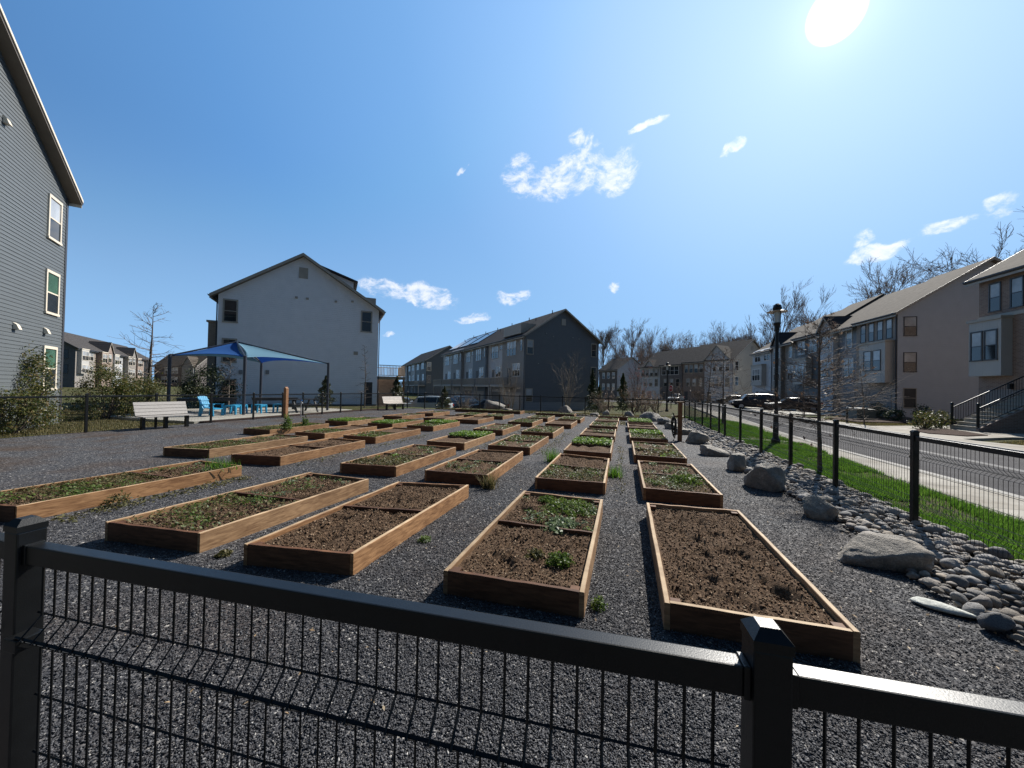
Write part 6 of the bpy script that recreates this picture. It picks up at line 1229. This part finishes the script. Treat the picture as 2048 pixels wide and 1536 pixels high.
# ------------------------------------------------------------------ stairs of the brick house
def stairs():
    t = thing('front_stairs', 'concrete front stairs with black railings leading to the brick house', 'stairs', (16.9, 24.3, 0), R(4)); n = 11; run, rise, w = .30, .185, 1.45; mb = MB()
    for k in range(n): mb.box(k * run, n * run + 1.0 if k == n - 1 else (k + 1) * run + .0, 0, w, -.1, (k + 1) * rise)
    mb.build('steps', M['patio'], t, fix=True)
    tr = MB()
    for k in range(n): tr.box(k * run - .03, (k + 1) * run - .005, -.02, w + .02, (k + 1) * rise + .002, (k + 1) * rise + .035)
    tr.build('treads', M['concrete'], t)
    MB().prism([(-.05, -.1), (n * run + 1, -.1), (n * run + 1, n * rise + .1), (n * run, n * rise + .1), (-.05, .12)], -.16, -.021, 'y').build('stringer_wall', M['brick_brown'], t)
    for y in (.02, w - .05):
        r = MB(); H = .95; a, b = Vector((.1, y, .2 + H)), Vector((n * run, y, n * rise + H)); r.tube([a, b, b + Vector((1, 0, 0))], .03, 6); r.tube([a - Vector((0, 0, .8)), b - Vector((0, 0, .8)), b + Vector((1, 0, -.8))], .016, 5)
        for k in range(30): p = a.lerp(b, k / 29); r.tube([p - Vector((0, 0, .8)), p], .011, 4)
        for k in range(8): p = b + Vector((k * .13, 0, 0)); r.tube([p - Vector((0, 0, .8)), p], .011, 4)
        r.build('railing', M['black'], t); MB().lathe([(0, 0), (.055, 0), (.055, 1.2), (.07, 1.21), (.05, 1.3), (0, 1.33)], 10, (.05, y, .1)).build('newel_post', M['black'], t)
stairs()

# ------------------------------------------------------------------ cars
SUV = [(-2.35, .45, .80, .82, .78, .62), (-2.30, .35, .98, 1.02, .88, .70), (-2.05, .30, 1.04, 1.62, .92, .66), (-1.2, .28, 1.04, 1.74, .94, .70), (.0, .28, 1.03, 1.74, .94, .71), (.75, .28, 1.02, 1.66, .94, .68), (1.30, .28, 1.02, 1.06, .93, .80), (2.0, .30, .95, .98, .90, .78), (2.32, .38, .80, .84, .82, .70), (2.40, .48, .66, .70, .74, .62)]
SEDAN = [(-2.3, .45, .82, .86, .74, .6), (-2.2, .32, .92, .96, .84, .7), (-1.6, .27, .94, 1.02, .88, .7), (-1.0, .25, .93, 1.38, .9, .6), (-.3, .25, .92, 1.45, .9, .62), (.35, .25, .91, 1.42, .9, .61), (1.15, .25, .9, .95, .89, .74), (1.95, .28, .78, .82, .84, .7), (2.25, .38, .66, .7, .74, .6), (2.3, .46, .58, .6, .68, .55)]
def car(label, loc, rz, prof, paint, group=None, rack=False):
    t = thing('parked_car', label, 'car', loc, rz, group); mb = MB(); n = 10; rings = []
    for (x, zb, zm, zt, wm, wt) in prof:
        ring = [(-wm * .86, zb), (-wm, zb + .15), (-wm, (zb + zm) / 2 + .05), (-wm * .97, zm), (-wt, zt - .05), (-wt * .8, zt), (wt * .8, zt), (wt, zt - .05), (wm * .97, zm), (wm, (zb + zm) / 2 + .05), (wm, zb + .15), (wm * .86, zb)]; rings.append([(x, y, z) for y, z in ring])
    k = 12
    for r in rings: mb.v += r
    for i in range(len(rings) - 1):
        for j in range(k): j2 = (j + 1) % k; mb.f.append((i * k + j, i * k + j2, (i + 1) * k + j2, (i + 1) * k + j)); mb.m.append(0)
    mb.f += [tuple(range(k)), tuple(range((len(rings) - 1) * k, len(rings) * k))]; mb.m += [0, 0]
    b = mb.build('body', M[paint], t, smooth=False); md = b.modifiers.new('soft', 'BEVEL'); md.width = .04; md.segments = 2; md.limit_method = 'ANGLE'; md.angle_limit = R(18)
    cab = [i for i, p in enumerate(prof) if p[3] - p[2] > .3]; i0, i1 = cab[0], cab[-1]
    def P(i, f, s, o=.02):
        x, zb, zm, zt, wm, wt = prof[i]; z = zm + (zt - .05 - zm) * f; y = (wm * .97) * (1 - f) + wt * f; return (x, s * (y + o), z)
    for s in (-1, 1):
        for a, c in zip(range(i0, i1), range(i0 + 1, i1 + 1)):
            q = [P(a, .14, s), P(c, .14, s), P(c, .88, s), P(a, .88, s)]; m = Vector((sum(v[0] for v in q) / 4, sum(v[1] for v in q) / 4, sum(v[2] for v in q) / 4)); q = [tuple(m + (Vector(v) - m) * .94) for v in q]; q2 = [(x, y - s * .03, z) for x, y, z in q]
            MB().add(q + q2, [(0, 1, 2, 3), (7, 6, 5, 4), (0, 4, 5, 1), (1, 5, 6, 2), (2, 6, 7, 3), (3, 7, 4, 0)]).build('side_window', M['pane'], t)
    for (a, c, nm) in ((i1, i1 + 1, 'windscreen'), (i0, i0 - 1, 'rear_window')):
        A, B = prof[a], prof[c]; sg = 1 if c > a else -1
        q = [(B[0] * .9 + A[0] * .1 + sg * .03, -B[5] * .9, B[3] * .88 + A[3] * .12 + .02), (B[0] * .9 + A[0] * .1 + sg * .03, B[5] * .9, B[3] * .88 + A[3] * .12 + .02), (A[0] * .9 + B[0] * .1 + sg * .02, A[5] * .88, A[3] * .92 + B[3] * .08 + .02), (A[0] * .9 + B[0] * .1 + sg * .02, -A[5] * .88, A[3] * .92 + B[3] * .08 + .02)]; q2 = [(x - sg * .03, y, z - .03) for x, y, z in q]
        MB().add(q + q2, [(0, 1, 2, 3), (7, 6, 5, 4), (0, 4, 5, 1), (1, 5, 6, 2), (2, 6, 7, 3), (3, 7, 4, 0)]).build(nm, M['pane'], t)
    for xw in (-1.42, 1.45):
        for s in (-1, 1):
            w = MB(); c = [(xw + .35 * math.cos(a), .35 + .35 * math.sin(a)) for a in [i * 2 * math.pi / 20 for i in range(20)]]; w.prism(c, s * .78, s * .965, 'y'); wh = w.build('wheel', M['tyre'], t); c = [(xw + .22 * math.cos(a), .35 + .22 * math.sin(a)) for a in [i * 2 * math.pi / 16 for i in range(16)]]; MB().prism(c, s * .93, s * .975, 'y').build('rim', M['rim'], wh)
    e = prof[1]
    for s in (-1, 1): MB().box(e[0] - .07, e[0] + .12, min(s * .62, s * .90), max(s * .62, s * .90), .78, .98).build('tail_light', M['redlight'], t, bevel=.01); h_ = prof[-3]; MB().box(h_[0] + .05, h_[0] + .34, min(s * .55, s * .84), max(s * .55, s * .84), .66, .80).build('headlight', M['lampglass'], t, bevel=.02)
    if rack:
        for s in (-1, 1): MB().box(-1.7, .5, s * .58 - .02, s * .58 + .02, 1.77, 1.81).build('roof_rail', M['black'], t, bevel=.008)
    return t
def spot(px, d): lat = (px - 1024) / 740 * d; return lat * .958 - d * .287, lat * .287 + d * .958
x, y = spot(856, 36.0); car('white parked car with roof rails beyond the far fence, partly behind a glossy bush', (x, y, -.98), R(190), SUV, 'car_white', None, True)
x, y = spot(796, 42); car('grey parked car glimpsed between the white car and the pale bench', (x, y, -1.03), R(200), SEDAN, 'car_grey')
x, y = spot(922, 41); car('dark parked car between the white car and the pinkish shrub', (x, y, -1.02), R(250), SUV, 'car_grey')
x, y = spot(975, 40); car('black parked car in front of the garage doors behind the pinkish shrub', (x, y, -1.02), R(215), SEDAN, 'car_black')
x, y = spot(1508, 41.5); car('black parked car on the driveway across the street, windscreen lit', (x, y, -.1), R(178), SUV, 'car_black')
x, y = spot(1585, 38.0); car('black car half hidden behind the bare street tree', (x, y, -.1), R(176), SEDAN, 'car_black')
x, y = spot(1352, 62); car('small dark car far down the road beside the stop sign', (x, y, -.1), R(250), SEDAN, 'car_grey')
x, y = spot(1465, 60); car('dark car parked before the cream gable', (x, y, -.1), R(180), SEDAN, 'car_black')
